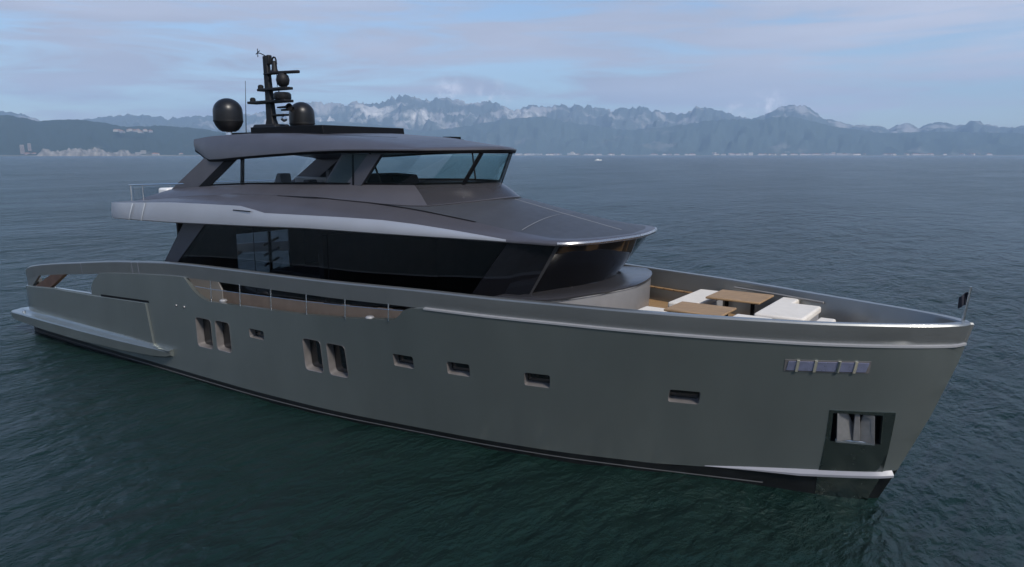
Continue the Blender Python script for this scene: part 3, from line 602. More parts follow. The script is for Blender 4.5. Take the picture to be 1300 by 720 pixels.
# inner lining of side-deck bulwark under the openings
# stanchions of the side opening
for s, zt in ((14.12, 0), (15.62, 0), (17.1, 0), (18.65, 0), (20.19, 0), (21.72, 0)):
    zb_ = lin([14.04, 16.43, 18.5, 20.22, 21.9], [2.8, 2.88, 2.95, 3.06, 3.22])(s); zt = zl(s)
    MB().tube([(s, -(W1(s) - .06), zb_ - .02), (s, -(W1(s) - .08), zt + .02)], .017, 8).build('stanchion', M['steel'], yacht)
MB().tube([(s, -(W1(s) - .065), z) for s, z in ((13.3, 3.2), (14.12, 3.2), (15.62, 3.24), (17.1, 3.29), (18.65, 3.33), (20.19, 3.4), (21.72, 3.47), (22.2, 3.5))], .008, 6).build('guard_wire', M['steel'], yacht)
for s in (14.55, 20.95):
    z = lin([14.04, 21.9], [2.82, 3.17])(s); MB().lathe([(.001, .1), (.09, .09), (.12, .05), (.1, .0)], (s, -(W1(s) - .2), z - .03), 12).build('bollard', M['grey'], yacht)

# ---------------------------------------------------------------- saloon
Y0 = 2.95
def side(name, pts, m, par, th=.03, both=True, y=Y0):
    o = MB().prism([(x, -y, z) for x, z in pts], (0, th, 0)).build(name, m, par, sharp=30)
    if both: MB().prism([(x, y - th, z) for x, z in pts], (0, th, 0)).build(name, m, par, sharp=30)
    return o
ysb = lin([19, 21.5, 23.3, 24.0, 24.75], [2.95, 2.86, 2.62, 2.5, 2.25]); yst = lin([19, 22, 24, 25.0, 25.85], [2.95, 2.85, 2.65, 2.5, 2.3])
def ysal(x, z): k = min(1, max(0, (z - 3.9) / 1.25)); return ysb(x) + (yst(x) - ysb(x)) * k
def curved(name, bot, top, m, par, n=14, off=0.0):
    # ruled panel between a lower and an upper edge, following the narrowing saloon side
    r = None
    for sg in (1, -1):
        rows = []
        for i in range(n + 1):
            u = i / n; b_ = bot(u); t_ = top(u)
            rows.append([(b_[0], -sg * (ysal(*b_) + off), b_[1]), (t_[0], -sg * (ysal(*t_) + off), t_[1])])
        o = MB().loft(rows).build(name, m, par, sharp=50); r = r or o
    return r
def pl2(P):
    L_ = [0]
    for a, b_ in zip(P[:-1], P[1:]): L_.append(L_[-1] + math.hypot(b_[0] - a[0], b_[1] - a[1]))
    return lambda u: (float(np.interp(u * L_[-1], L_, [p[0] for p in P])), float(np.interp(u * L_[-1], L_, [p[1] for p in P])))
wl_ = pl2([(13.4, 2.93), (17.4, 3.07), (21.7, 3.29), (23.4, 3.4), (24.6, 3.5)])
curved('saloon_wall', pl2([(12.0, 2.45), (24.6, 2.45)]), pl2([(12.0, 3.0), (13.4, 2.95), (17.4, 3.08), (21.7, 3.30), (24.6, 3.52)]), M['wall'], yacht)
side('wall_return', [(10.3, 2.4), (10.3, 3.62), (12.92, 3.56), (13.38, 2.92), (13.38, 2.4)], M['wall2'], yacht, th=.06, y=Y0 + .02)
side('aft_pillar', [(9.95, 3.55), (11.5, 5.12), (12.75, 5.12), (10.76, 3.60)], M['dark'], yacht, th=.25, y=Y0 + .03)
glaz = curved('side_window', pl2([(10.80, 3.62), (12.95, 3.56), (13.4, 2.92), (17.4, 3.06), (21.7, 3.28), (23.1, 3.38)]), pl2([(12.78, 5.25), (16, 5.3), (20, 5.3), (24.57, 5.28)]), M['saloon'], yacht, n=24)
curved('quarter_window', pl2([(23.12, 3.38), (24.74, 3.5)]), pl2([(24.60, 5.28), (25.84, 5.26)]), M['blackglass'], yacht)
curved('pillar_strip', pl2([(24.72, 3.5), (24.76, 3.5)]), pl2([(25.80, 5.26), (25.90, 5.26)]), M['strip2'], yacht, n=3, off=.015)
for x in (15.2, 18.6): MB().box(x, x + .02, -Y0 - .006, -Y0 + .0, 3.05 + (x - 15) * .03, 5.2).build('glazing_joint', M['black'], glaz)
wb = [(24.75, -2.25, 3.92), (24.95, -2.08, 3.98), (25.18, -1.85, 4.03), (25.45, -1.4, 4.07), (25.70, -.9, 4.1), (25.80, -.45, 4.11), (25.84, 0, 4.11)]
wt = [(25.86, -2.3, 5.24), (26.02, -2.2, 5.25), (26.15, -2.02, 5.26), (26.40, -1.55, 5.27), (26.56, -1.0, 5.28), (26.66, -.5, 5.28), (26.70, 0, 5.28)]
MB().loft([[a, b_] for a, b_ in zip(wb, wt)], mirror=True).build('windscreen', M['blackglass'], yacht, sharp=60)
ct = [(24.5, -2.98, 4.0), (25.2, -2.98, 4.03), (25.71, -2.85, 4.05), (26.02, -2.45, 4.06), (26.29, -1.9, 4.08), (26.5, -1.33, 4.09), (26.68, -.62, 4.1), (26.75, 0, 4.1)]
ci = [(24.4, -2.3, 3.96), (24.7, -2.3, 3.96), (24.75, -2.25, 3.98), (24.95, -2.08, 4.0), (25.18, -1.85, 4.04), (25.45, -1.4, 4.075), (25.70, -.8, 4.1), (25.82, 0, 4.11)]
MB().loft([[b_, (b_[0] - .0, b_[1] * 1.0, b_[2] - .05), (b_[0] - .03, b_[1] * .99, 3.12)] for b_ in ct], mirror=True).build('coachroof', M['coach'], yacht, sharp=60)
MB().loft([[(a[0] - .1, a[1] * .9, a[2]), a, ((a[0] + b_[0]) / 2, (a[1] + b_[1]) / 2, (a[2] + b_[2]) / 2 + .012), (b_[0], b_[1], b_[2] + .006), (b_[0] + .025, b_[1] * 1.008, b_[2] - .012), (b_[0] + .02, b_[1] * 1.006, b_[2] - .045)] for a, b_ in zip(ci, ct)], mirror=True).build('coachroof_top', M['gloss'], yacht, sharp=40)
MB().loft([[(b_[0] + .028, b_[1] * 1.009, b_[2] - .05), (b_[0] + .028, b_[1] * 1.009, b_[2] - .07)] for b_ in ct], mirror=True).build('coachroof_trim', M['steel'], yacht, sharp=60)
# saloon interior
MB().box(10.4, 24.4, -2.4, 2.4, 2.5, 2.54).build('saloon_floor', M['interior'], yacht)
MB().box(10.9, 24.0, 2.40, 2.45, 2.55, 5.1).build('blind', M['interior'], yacht)
MB().box(17.8, 18.0, -2.6, 2.7, 2.55, 5.0).build('bulkhead', M['interior'], yacht)
MB().box(10.75, 10.85, -2.85, -.62, 2.5, 5.1).box(10.75, 10.85, 1.75, 2.85, 2.5, 5.1).box(10.75, 10.85, -.61, 1.74, 4.42, 5.1).box(10.76, 10.84, .80, .9, 2.5, 4.41).build('aft_bulkhead', M['interior'], yacht)
MB().box(10.78, 10.8, -.61, .79, 2.5, 4.41).box(10.78, 10.8, .91, 1.74, 2.5, 4.41).build('aft_door', M['clear'], yacht)
MB().box(12.2, 15.8, -.2, 2.6, 2.52, 3.2).box(12.2, 15.8, 2.0, 2.7, 3.2, 3.55).build('sofa', M['seat'], yacht, bevel=.06)
for k in range(4): MB().tube([(10.2, 1.0, 2.6 + .4 * k), (10.2, 1.7, 2.85 + .4 * k)], .05).build('stair_tread', M['grey'], yacht)

# ---------------------------------------------------------------- upper deck overhang (roof of the saloon)
per = [(7.72,-2.9),(7.74,-3.3),(7.85,-3.52),(8.05,-3.62),(9,-3.68),(10.5,-3.72),(12,-3.75),(14,-3.76),(15.8,-3.75),(16.4,-3.74),(16.9,-3.73),(18.5,-3.65),(20,-3.5),(21.2,-3.34),(22.2,-3.17),(23.2,-2.96),(24,-2.78),(24.6,-2.65),(25.2,-2.55),(25.6,-2.5),(25.88,-2.44),(26.03,-2.36),(26.18,-2.23),(26.35,-1.98),(26.53,-1.56),(26.66,-1.04),(26.76,-.5),(26.80,0)]
zb = lin([7.7, 12, 18.9, 22.9, 24.5, 25.9, 26.8], [5.08, 5.15, 5.33, 5.29, 5.26, 5.24, 5.265])
zt = lin([7.7, 12.4, 15.9, 16.9, 18.5, 20.5, 21.7, 23.2, 24.6, 25.9, 26.8], [5.62, 5.82, 5.84, 5.68, 5.69, 5.69, 5.655, 5.5, 5.33, 5.325, 5.35])
zcr = lin([7.7, 10.7, 14.5, 18.2, 20, 21.0, 21.7, 23.6, 24.6, 25.6, 26.6], [5.64, 5.88, 6.13, 6.13, 6.04, 5.95, 5.87, 5.6, 5.47, 5.385, 5.38])
ycr = lin([7.7, 18, 20, 21.5, 23.6, 24.6, 25.6, 25.8, 26.05, 26.3, 26.45, 26.55, 26.6], [2.95, 2.95, 2.7, 2.42, 2.12, 2.12, 2.15, 2.1, 1.9, 1.45, .95, .42, 0.0])
# silver side band: pointed at its forward end
rows = []
for x, y in per:
    if x > 24.65 or (y > -3.2 and x < 10): continue
    b0, t0 = zb(x), zt(x); k = min(1, max(0, (24.6 - x) / 1.6)); mid = b0 + (t0 - b0) * .45
    rows.append([(x, y + .06, b0 - .006), (x, y - .035 * k - .004, b0 + .03), (x, y - .05 * k - .004, mid), (x, y - .012 * k - .004, t0 + .004), (x, y + .03, t0 + .006)])
band = MB().loft(rows, mirror=True).build('side_band', M['silver'], yacht, sharp=50)
def shoulder_x(x, y):        # inner crease point of the shoulder for a perimeter point
    if x < 25.5: return (x if x > 8 else 8.0, -ycr(x), zcr(x))
    xx = float(np.interp(abs(y), [0, .5, 1.04, 1.56, 1.98, 2.23, 2.36, 2.44, 2.5], [26.6, 26.55, 26.43, 26.24, 26.0, 25.84, 25.76, 25.7, 25.6])); return (xx, -ycr(xx), zcr(xx))
rows = []; rows2 = []
for x, y in per:
    c_ = Vector(shoulder_x(x, y)); p0 = Vector((x, y, zt(x))); pb = Vector((x, y, zb(x)))
    mid = p0.lerp(c_, .5) + Vector((0, 0, .02))
    if x > 24.65: p0 = Vector((x, y, zt(x))); edge = Vector((x + .015 * (x > 25.9), y - .012, (zt(x) + zb(x)) / 2 + .015))
    else: edge = p0.lerp(pb, .5)
    rows.append([Vector((x, y * .985 + .0, zb(x))), Vector((x, y, zb(x) + .01)), edge, p0, p0.lerp(c_, .12) + Vector((0, 0, .018)), mid, c_])
    rows2.append([Vector((x, y * .985, zb(x))), Vector((min(x, 25.9), y * .8, zb(x) + .012)), Vector((min(x, 25.8), 0, zb(x) + .02))])
MB().loft(rows, mirror=True).build('roof_shoulder', M['dark'], yacht, sharp=40)
MB().loft(rows2, mirror=True).build('soffit', M['dark'], yacht, sharp=40)
rows = [[Vector((x + .004, y * 1.0, zb(x) + .02)), Vector((x + .03, y * 1.006 - .01, (zb(x) + zt(x)) / 2 + .01)), Vector((x + .012, y * 1.002 - .004, zt(x) + .008)), Vector((x - .05, y * .975, zt(x) + .016))] for x, y in per if x > 25.7]
MB().loft(rows, mirror=True).build('roof_lip', M['lip'], yacht, sharp=50)
# central forward roof panel
zc0 = lin([19.5, 21.6, 22.9, 24.5, 26.6], [6.3, 6.22, 6.13, 5.8, 5.385])
rows = []
for x in list(np.arange(19.6, 25.6, .4)) + [25.6, 25.7, 25.8, 25.95, 26.05, 26.15, 26.3, 26.38, 26.45, 26.5, 26.55, 26.58, 26.6]:
    yc = ycr(x) ; e = zcr(x) - .02 * (x < 25.6)
    rows.append([(x, -yc * k, e + (zc0(x) - e) * (1 - k * k)) for k in (1, .97, .8, .6, .4, .2, 0)])
rp_ = MB().loft(rows, mirror=True).build('roof_panel', M['panel'], yacht, sharp=40)
def roofz(x, y): e = zcr(x); return e + (zc0(x) - e) * (1 - (y / max(ycr(x), .01)) ** 2)
mb = MB()
mb.loft([[(x, -.012, roofz(x, 0) + .004), (x, .012, roofz(x, 0) + .004)] for x in np.arange(23.0, 26.5, .3)])
mb.loft([[(24.6, y, roofz(24.6, y) + .004), (24.614, y, roofz(24.6, y) + .004)] for y in np.arange(-2.0, 2.01, .2)])
mb.build('panel_seam', M['lightgrey'], rp_)
mb = MB()
for sg in (1, -1): mb.loft([[(x, sg * (ycr(x) + .03), zcr(x) + .006), (x, sg * (ycr(x) - .05), zcr(x) + .012)] for x in np.arange(16.5, 23.7, .4)])
mb.build('roof_gutter', M['black'], rp_)
# vent slot in the side band
MB().loft([[(15.5, -3.79, 5.73), (15.5, -3.80, 5.70)], [(16.35, -3.79, 5.72), (16.35, -3.805, 5.69)]]).build('side_vent', M['black'], band)
mb = MB()
for x in (9.35, 10.15):
    rws = []
    for k in range(7):
        u = k / 6; rws.append([(x + .34 * u + .05 * math.sin(u * 3), -3.752 - .036 * math.sin(u * 3.1), zb(x) + (zt(x) - zb(x)) * u), (x + .05 + .34 * u + .05 * math.sin(u * 3), -3.752 - .036 * math.sin(u * 3.1), zb(x) + (zt(x) - zb(x)) * u)])
    mb.loft(rws)
mb.build('band_joint', M['white'], band)
# upper deck floor aft
rows = [[(x, -min(3.55, 2.8 + (x - 7.72) * 6), 5.57), (x, 0, 5.57)] for x in (7.73, 7.8, 7.9, 9, 12, 16, 19.6)]
MB().loft(rows, mirror=True).build('upper_deck', M['teak'], yacht)
# ---------------------------------------------------------------- flybridge coaming
cb = [(8.6,-2.95,5.72),(10.0,-2.95,5.83),(12.2,-2.95,5.99),(14.5,-2.95,6.13),(16.5,-2.95,6.14),(18.0,-2.93,6.13),(19.4,-2.76,6.08),(20.4,-2.55,6.02),(21.1,-2.34,5.985),(21.6,-2.05,5.98),(22.05,-1.6,6.03),(22.42,-1.15,6.08),(22.75,-.65,6.13),(22.9,-.3,6.155),(22.94,0,6.16)]
cg = [(9.0,-2.75,5.86),(10.0,-2.55,6.12),(12.12,-2.42,6.29),(14.3,-2.38,6.39),(16.4,-2.37,6.44),(17.9,-2.35,6.47),(19.1,-2.28,6.49),(20.0,-2.14,6.5),(20.5,-1.98,6.5),(20.9,-1.78,6.5),(21.35,-1.42,6.51),(21.75,-1.05,6.52),(22.1,-.6,6.53),(22.26,-.27,6.54),(22.3,0,6.54)]
rows = [[(a[0] - .12, a[1] * .93, a[2] - .07), (a[0], a[1], a[2] - .045), a, ((a[0] * .5 + b_[0] * .5), (a[1] + b_[1]) / 2, (a[2] + b_[2]) / 2 + .025), b_, (b_[0] - .06, b_[1] * .95, b_[2] + .005), (b_[0] - .1, b_[1] * .94, 5.6)] for a, b_ in zip(cb, cg)]
MB().loft(rows[:10], mirror=True).build('flybridge_coaming', M['dark'], yacht, sharp=40)
MB().loft(rows[9:], mirror=True).build('visor', M['gloss'], yacht, sharp=40)
MB().loft([[(a[0] + .004, a[1] * 1.002, a[2] - .012), (a[0] + .01, a[1] * 1.004, a[2] + .002), (a[0] - .03, a[1] * .99, a[2] + .022)] for a in cb[6:]], mirror=True).build('visor_edge', M['dark'], yacht, sharp=60)
MB().loft([[(b_[0] - .02, b_[1] * 1.004, b_[2] + .0), (b_[0] + .01, b_[1] * 1.006, b_[2] + .05), (b_[0] - .05, b_[1] * .97, b_[2] + .06)] for b_ in cg[2:]], mirror=True).build('glazing_sill', M['black'], yacht, sharp=30)
gt = [None, None, (13.85,-2.38,7.2),(15.4,-2.39,7.28),(17.4,-2.4,7.33),(18.8,-2.38,7.34),(19.7,-2.32,7.34),(20.5,-2.2,7.34),(20.95,-2.05,7.34),(21.3,-1.84,7.34),(21.75,-1.46,7.34),(22.13,-1.07,7.34),(22.46,-.62,7.34),(22.61,-.28,7.34),(22.65,0,7.34)]
def gl(i0, i1, name, m):
    if i1 == 14: return MB().loft([[cg[i], gt[i]] for i in range(i0, i1 + 1)], mirror=True).build(name, m, yacht, sharp=60)
    for sg in (1, -1): MB().loft([[(p[0], p[1] * sg, p[2]) for p in (cg[i], gt[i])] for i in range(i0, i1 + 1)]).build(name, m, yacht, sharp=60)
gl(2, 4, 'flybridge_side_window', M['clear']); gl(5, 14, 'flybridge_windscreen', M['teal'])
def slat(name, a, b_, w, m, th=.08, mirror=True, d=(1, 0, 0)):
    d = Vector(d).normalized()
    for sg in ((1, -1) if mirror else (1,)):
        mb = MB()
        A_, B_ = Vector(a), Vector(b_); pts = [A_ - d * w / 2, A_ + d * w / 2, B_ + d * w / 2, B_ - d * w / 2]
        pts = [(p.x, p.y * sg, p.z) for p in pts]
        mb.prism(pts, (0, th * sg, 0)); mb.build(name, m, yacht, sharp=30)
# aft raked pillar, dark edge, mullions and mid bulkhead
for sg in (1, -1):
    MB().prism([(9.9, -2.5 * sg, 6.07), (12.0, -2.42 * sg, 7.2), (13.35, -2.42 * sg, 7.22), (11.55, -2.45 * sg, 6.22)], (0, .05 * sg, 0)).build('arch_pillar', M['dark'], yacht, sharp=30)

for sg in (1, -1):
    MB().prism([(11.53, -2.452 * sg, 6.2), (13.33, -2.43 * sg, 7.22), (13.95, -2.43 * sg, 7.24), (12.2, -2.44 * sg, 6.25)], (0, .04 * sg, 0)).build('pillar_trim', M['black'], yacht, sharp=30)

slat('mullion', (13.9, -2.36, 6.36), (14.0, -2.36, 7.26), .1, M['black'])
for sg in (1,): MB().prism([(17.75, -2.3 * sg, 6.42), (18.65, -2.32 * sg, 7.34), (20.2, -2.32 * sg, 7.34), (19.35, -2.3 * sg, 6.46)], (0, .12 * sg, 0)).build('flybridge_bulkhead', M['dark'], yacht, sharp=30)

slat('bulkhead_trim', (19.05, -2.31, 6.46), (19.1, -2.325, 7.34), .07, M['black'], th=-.0 + .02, mirror=False)
for sg in (1, -1): MB().tube([(21.86, -.87 * sg, 6.5), (22.38, -.68 * sg, 7.38)], .06, 8).build('windscreen_pillar', M['black'], yacht)
for sg in (1, -1): MB().tube([(19.98, -2.1 * sg, 6.48), (19.72, -2.27 * sg, 7.38)], .028, 8).build('stay', M['black'], yacht)
# flybridge interior
MB().box(10.5, 22, -2.2, 2.2, 5.58, 5.62).build('flybridge_floor', M['seat'], yacht)
hcp = [(18.9, 5.62), (18.5, 6.62), (18.65, 6.78), (19.55, 6.74), (19.7, 6.45), (19.9, 5.62)]
hc = MB().prism([(x, -1.3, z) for x, z in hcp], (0, 1.1, 0))
hc.build('helm_console', M['matblack'], yacht, sharp=30, bevel=.03)
MB().prism([(19.9, -1.7, 6.4), (20.7, -1.6, 6.4), (21.4, -1.1, 6.4), (21.9, -.4, 6.4), (21.95, .4, 6.4), (21.4, 1.1, 6.4), (20.7, 1.6, 6.4), (19.9, 1.7, 6.4)], (0, 0, .1)).build('dashboard', M['black'], yacht, bevel=.02)
for y in (-1.1, -.2):
    ch = MB().box(16.9, 17.5, y - .28, y + .28, 6.05, 6.2).build('helm_seat', M['seat'], yacht, bevel=.05)
    MB().box(16.8, 16.95, y - .27, y + .27, 6.2, 6.85).build('backrest', M['seat'], ch, bevel=.05)
    MB().tube([(17.2, y, 5.62), (17.2, y, 6.05)], .06).build('pedestal', M['steel'], ch)
sf = MB().box(11.0, 16.2, 1.3, 2.2, 5.62, 6.1).build('flybridge_sofa', M['cream'], yacht, bevel=.06)
MB().box(11.0, 16.2, 2.02, 2.22, 6.1, 6.48).build('backrest', M['cream'], sf, bevel=.05)
MB().prism([(10.7, 1.2, 6.1), (11.3, 1.2, 6.1), (11.2, 1.2, 6.62), (11.0, 1.2, 6.62)], (0, .5, 0)).build('cushion', M['seat'], sf, bevel=.04)
MB().prism([(12.2, 1.4, 6.1), (12.7, 1.4, 6.1), (12.6, 1.4, 6.4), (12.3, 1.4, 6.4)], (0, .4, 0)).build('cushion', M['seat'], sf, bevel=.04)

# ---------------------------------------------------------------- hardtop
E0 = [(10.75,-1.2,7.62),(10.8,-1.95,7.60),(11.15,-2.2,7.50),(12.45,-2.5,7.165),(14.5,-2.68,7.26),(16,-2.76,7.33),(18,-2.78,7.41),(19.3,-2.7,7.435),(20.3,-2.5,7.435),(21.0,-2.27,7.43),(21.45,-2.1,7.43),(21.83,-1.72,7.435),(22.22,-1.2,7.44),(22.52,-.6,7.45),(22.64,0,7.455)]
T0 = [(10.62,-1.2,7.80),(10.68,-1.93,7.79),(11.05,-2.14,7.84),(12.1,-2.24,7.92),(14.0,-2.27,7.96),(15.6,-2.26,7.95),(17.4,-2.22,7.88),(18.8,-2.15,7.79),(19.9,-2.06,7.685),(20.7,-2.02,7.59),(21.35,-2.04,7.49),(21.77,-1.68,7.495),(22.15,-1.17,7.505),(22.44,-.58,7.515),(22.55,0,7.52)]
tE = np.arange(len(E0)); ne = 3
def res(P): return [Vector((float(np.interp(u, tE, [p[0] for p in P])), float(np.interp(u, tE, [p[1] for p in P])), pchip(tE, [p[2] for p in P])(u))) for u in np.arange(0, len(P) - 1 + 1e-6, 1 / ne)]
E_ = res(E0); T_ = res(T0)
zsp = lin([10.9,12,15,18.6,20.8,22.6], [7.9,8.0,8.05,7.96,7.80,7.52])
rows = []
for i, (e, t_) in enumerate(zip(E_, T_)):
    u = i / ne; k = max(0, min(1, (u - 1.5) / 2)) * max(0, min(1, (9.6 - u) / 3.5)); bulge = Vector((0, -.10, .03)) * k
    sx = t_.x if u < 7 else float(np.interp(u, [7, 10, 14], [18.8, 20.9, 22.55])); sp = Vector((sx, 0, zsp(sx)))
    inner = Vector((min(e.x - .12, 22.3), e.y * .9, e.z - .03)) if u > 3 else Vector((e.x + .25 * (3 - u) / 3, e.y * .93, e.z - .02 - .09 * (3 - u) / 3))
    rows.append([Vector((min(max(e.x, 12.4), 22.0), 0, 7.40)), inner, e, e + Vector((0, 0, .035)), e.lerp(t_, .35) + bulge * .9, e.lerp(t_, .7) + bulge * .85, t_, t_.lerp(sp, .08) + Vector((0, 0, .015)), t_.lerp(sp, .4) + Vector((0, 0, .02)), t_.lerp(sp, .7) + Vector((0, 0, .012)), sp])
ht = MB().loft(rows, mirror=True).build('hardtop', M['dark'], yacht, sharp=28)
MB().loft([[(e[0] - .01, e[1] * .998, e[2] + .004), (e[0] - .03, e[1] * .985, e[2] - .075), (min(e[0] - .14, 22.3) if i > 27 else e[0], e[1] * .92, e[2] - .06)] for i, e in enumerate(E_) if i > 5], mirror=True).build('drip_edge', M['black'], ht, sharp=30)
# sunroof frame and roof line
MB().prism([(13.7, -1.75, 7.85), (13.7, -1.75, 8.2), (17.2, -1.75, 8.2), (17.25, -1.75, 7.85)], (0, 3.5, 0)).build('sunroof', M['black'], yacht, bevel=.02)
MB().box(11.7, 13.69, -1.2, 1.2, 7.85, 8.07).build('mast_platform', M['matblack'], yacht, bevel=.02)
mb = MB()
mb.loft([[(x, y, z + .012), (x, y + .05, z + .02)] for x, y, z in ((11.6, -1.9, 7.95), (13.5, -1.95, 8.0), (16, -1.95, 7.99), (17.6, -1.9, 7.905), (19.0, -1.7, 7.83), (20.0, -1.5, 7.775))], mirror=True)
mb.build('roof_joint', M['black'], ht)
MB().box(19.9, 20.2, .6, 1.1, 7.74, 7.86).build('deck_fitting', M['black'], yacht)

# ---------------------------------------------------------------- domes, mast
def dome(name, x, y, zb_, r, h):
    prof = [(.001, 0), (r * .45, 0.0), (r * .66, .06), (r * .88, .2), (r * .985, .33), (r, .37), (r, h - r * .95)]
    prof += [(r * math.cos(a), h - r * .95 + r * .95 * math.sin(a)) for a in [R(q) for q in range(10, 90, 10)]] + [(.001, h)]
    d = MB().lathe(prof, (x, y, zb_), 36).build(name, M['dome'], yacht, sharp=25)
    MB().lathe([(r * 1.004, .335), (r * 1.012, .345), (r * 1.012, .365), (r * 1.004, .375)], (x, y, zb_), 36).build('seam', M['matblack'], d)
    MB().lathe([(.22, -.2), (.12, -.16), (.1, 0.03)], (x, y, zb_), 16).build('pedestal', M['steel'], d)
dome('satellite_dome', 12.0, -1.4, 8.1, .485, 1.12); dome('satellite_dome', 12.4, 1.4, 8.1, .46, 1.14)
mb = MB().loft([[(11.75, -.45, 8.0), (11.85, -.3, 8.38), (13.05, -.3, 8.38), (13.2, -.45, 8.0)], [(11.75, .45, 8.0), (11.85, .3, 8.38), (13.05, .3, 8.38), (13.2, .45, 8.0)]], close=True)
mb.poly([(11.75, -.45, 8.0), (11.85, -.3, 8.38), (13.05, -.3, 8.38), (13.2, -.45, 8.0)]); mb.poly([(11.75, .45, 8.0), (11.85, .3, 8.38), (13.05, .3, 8.38), (13.2, .45, 8.0)])
base = mb.build('mast_base', M['matblack'], yacht, bevel=.04)
def sect(x, z, a, b_): return [(x - a, -b_, z), (x + a, -b_, z), (x + a, b_, z), (x - a, b_, z)]
mb = MB().loft([sect(12.5, 8.3, .24, .14), sect(12.48, 8.55, .17, .11), sect(12.42, 9.6, .13, .09), sect(12.36, 10.72, .105, .08)], close=True)
mb.poly(sect(12.36, 10.72, .105, .08))
mast = mb.build('mast', M['matblack'], yacht, bevel=.03, sharp=30)
def arm(name, x0, x1, y0, y1, z, th=.09): return MB().box(x0, x1, y0, y1, z - th, z).build(name, M['matblack'], mast, bevel=.02)
arm('spreader', 11.95, 13.55, -.16, .16, 9.62); arm('spreader', 11.4, 13.5, -.2, .2, 9.2); arm('spreader', 12.3, 13.05, -.12, .12, 10.13, .05); arm('spreader', 12.5, 13.35, -.1, .1, 8.72, .07)
# fore and aft ends carry cross arms with lamps
for x, z in ((11.95, 9.62), (11.45, 9.2)):
    MB().lathe([(.001, .0), (.1, .0), (.1, .1), (.06, .14), (.001, .15)], (x + .05, -.02, z), 14).build('navigation_light', M['matblack'], mast)
# searchlight dome and open array radar
MB().lathe([(.001, 0), (.28, 0), (.3, .04), (.3, .18), (.24, .24), (.001, .25)], (13.15, 0, 9.21), 24).build('radome', M['dome'], mast, sharp=30)
rd = MB().lathe([(.001, -.24), (.12, -.22), (.2, -.14), (.23, 0), (.2, .14), (.12, .22), (.001, .24)], (13.22, 0, 9.86), 20).build('radar_scanner', M['matblack'], mast)
MB().tube([(13.22, 0, 9.6), (13.22, 0, 10.1)], .09, 10).build('pedestal', M['matblack'], rd)
ra = MB().box(-.62, .62, -.06, .06, -.05, .05).build('antenna_bar', M['matblack'], rd, bevel=.03); ra.location = (13.32, .0, 10.11); ra.rotation_euler = (0, 0, R(14))
bell = MB().lathe([(.14, .0), (.13, .05), (.1, .12), (.085, .3), (.03, .4), (.001, .4)], (12.8, 0, 10.13), 16)
bell.tube([(12.68, 0, 10.4), (12.7, 0, 10.56), (12.74, 0, 10.63), (12.8, 0, 10.65), (12.86, 0, 10.63), (12.9, 0, 10.56), (12.92, 0, 10.4)], .03, 6)
bell.build('fog_bell', M['matblack'], mast)
MB().box(12.46, 12.6, -.08, .08, 10.42, 10.74).build('lamp_box', M['matblack'], mast, bevel=.03)
MB().tube([(12.4, 0, 10.7), (12.15, -.06, 10.82), (12.02, -.1, 10.84)], .018, 6).tube([(12.05, -.1, 10.7), (12.05, -.1, 10.98)], .015, 6).tube([(11.95, -.1, 10.8), (12.16, -.1, 10.9)], .015, 6).build('wind_vane', M['matblack'], mast)
hn = MB().lathe([(.03, -.35), (.045, .1), (.13, .3)], (13.2, .0, 8.95), 14, 'x').lathe([(.03, -.35), (.045, .1), (.1, .25)], (13.2, .16, 8.87), 14, 'x').build('air_horn', M['matblack'], mast)
MB().lathe([(.001, .1), (.09, .08), (.11, 0), (.08, -.08), (.001, -.1)], (13.3, -.1, 8.55), 14, 'x').build('floodlight', M['steel'], mast)
MB().tube([(13.0, -.02, 9.25), (13.0, -.02, 9.62)], .02, 6).tube([(12.9, 0, 9.65), (12.9, 0, 10.1)], .012, 6).build('strut', M['matblack'], mast)
MB().tube([(10.95, 0.0, 8.0), (11.1, 0, 9.95)], .018, 6, taper=.008).build('whip_antenna', M['matblack'], yacht)

# ---------------------------------------------------------------- aft railing on the upper deck
rl = MB().tube([(12.0, -3.2, 6.38), (9.6, -3.3, 6.30), (8.8, -3.3, 6.27), (8.3, -3.1, 6.25), (8.2, -2, 6.25), (8.2, 0, 6.25), (8.2, 2, 6.25), (8.3, 3.1, 6.25), (8.8, 3.3, 6.27), (12.0, 3.2, 6.38)], .02, 8).build('upper_deck_railing', M['steel'], yacht)
for x, y in ((8.8, -3.3), (9.6, -3.3), (8.2, -1.5), (8.2, 0), (8.2, 1.5), (8.8, 3.3), (10.5, 3.3)):
    MB().tube([(x, y, 5.6), (x, y, 6.28)], .018, 8).build('post', M['steel'], rl)
MB().box(8.16, 8.18, -2.9, 2.9, 5.65, 6.15).build('glass_panel', M['clear'], rl)
MB().box(8.75, 9.35, -2.3, -1.7, 5.58, 6.14).build('covered_locker', M['white'], yacht, bevel=.08, seg=3)

# ---------------------------------------------------------------- bow: jack staff, inner rails
fs = MB().tube([(33.8, 0, 4.03), (33.88, 0, 4.78)], .03, 8, taper=.022).build('jackstaff', M['steel'], yacht)
fr = []
for i in range(8):
    u = i / 7; fr.append([(33.85 - .16 * u, .02 + .05 * math.sin(u * 7 + k), 4.66 - .26 * k - .10 * u * (1 - .3 * k) + .02 * math.sin(5 * u)) for k in np.linspace(0, 1, 5)])
MB().loft(fr).build('flag', M['flag'], fs, sharp=180)
for sg in (1, -1):
    MB().tube([(x, sg * (W1(x) - .33), 3.52) for x in np.arange(24.2, 28.3, .4)], .03, 8).build('foredeck_handrail', M['teak'], yacht)
    MB().tube([(x, sg * (W1(x) - .30), 3.86) for x in np.arange(28.5, 31.2, .4)], .025, 8).build('bow_grabrail', M['wall2'], yacht)
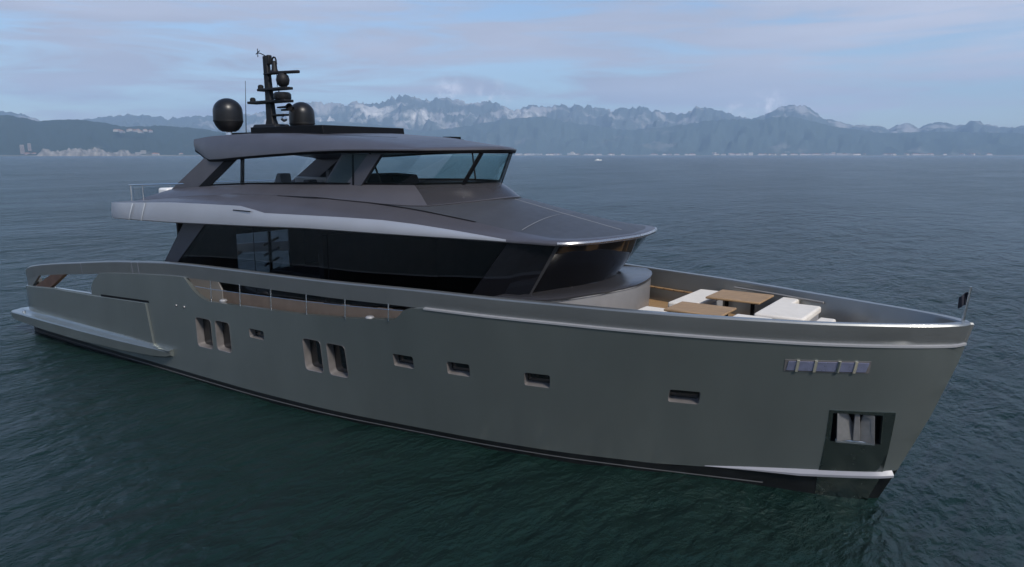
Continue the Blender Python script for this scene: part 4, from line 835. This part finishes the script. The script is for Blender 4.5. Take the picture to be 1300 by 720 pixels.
# windlass
MB().lathe([(.22, 0), (.22, .08), (.12, .12), (.12, .28), (.18, .33), (.18, .38), (.001, .4)], (31.9, -.4, 3.14), 20).build('windlass', M['steel'], yacht)

# ---------------------------------------------------------------- loose furniture on the foredeck
def table(label, x0, x1, y0, y1, zt_):
    cx, cy = (x0 + x1) / 2, (y0 + y1) / 2
    t_ = empty('foredeck_table', (cx, cy, 3.13)); tag(t_, label, 'table', 'teak tables on the foredeck')
    w, d, h = (x1 - x0) / 2, (y1 - y0) / 2, zt_ - 3.13
    MB().box(-w, w, -d, d, h - .05, h).build('tabletop', M['teak'], t_, bevel=.015)
    MB().box(-w + .25, w - .25, -.03, .03, h - .1, h - .055).build('support_bar', M['steel'], t_)
    for sx in (-.32, .32): MB().lathe([(.2, 0), (.2, .03), (.05, .06), (.05, h - .06)], (sx, 0, 0), 16).build('leg', M['black'], t_)
def lounge(name, label, cat, x0, x1, y0, y1, zt_, cush=.17, group=None, back=None):
    cx, cy = (x0 + x1) / 2, (y0 + y1) / 2; w, d, h = (x1 - x0) / 2, (y1 - y0) / 2, zt_ - 3.13
    t_ = empty(name, (cx, cy, 3.13)); tag(t_, label, cat, group)
    MB().box(-w + .04, w - .04, -d + .04, d - .04, .005, h - cush - .002).build('base', M['grey'], t_, bevel=.02)
    MB().box(-w, w, -d, d, h - cush, h).build('cushion', M['cushion'], t_, bevel=.05, seg=3)
    if back: MB().box(*back).build('back_cushion', M['cushion'], t_, bevel=.05, seg=3)
table('teak table on the near starboard side of the foredeck', 28.2, 29.5, -1.62, -.55, 3.92)
table('teak table on the far port side of the foredeck', 28.45, 29.75, .3, 1.5, 3.92)
lounge('sun_pad', 'large white sun pad forward of both teak tables', 'sun pad', 29.95, 31.0, -.8, .85, 3.9)
lounge('bench_seat', 'white bench aft of the far teak table', 'bench', 27.6, 28.3, .0, 2.2, 3.74)
lounge('bench_seat', 'white bench behind the near rail, aft of the near teak table', 'bench', 27.4, 28.05, -2.1, -.8, 3.76)
lounge('bench_seat', 'white bench seat forward of the far table, beside the sun pad', 'bench', 29.87, 30.3, .95, 1.8, 3.84)
lounge('corner_cushion', 'small white corner cushion forward of the sun pad, towards the bow', 'cushion', 31.1, 31.45, -.35, .25, 3.77)
lounge('bench_seat', 'white bench forward of the near table, against the starboard rail', 'bench', 29.6, 30.4, -1.7, -.85, 3.86)
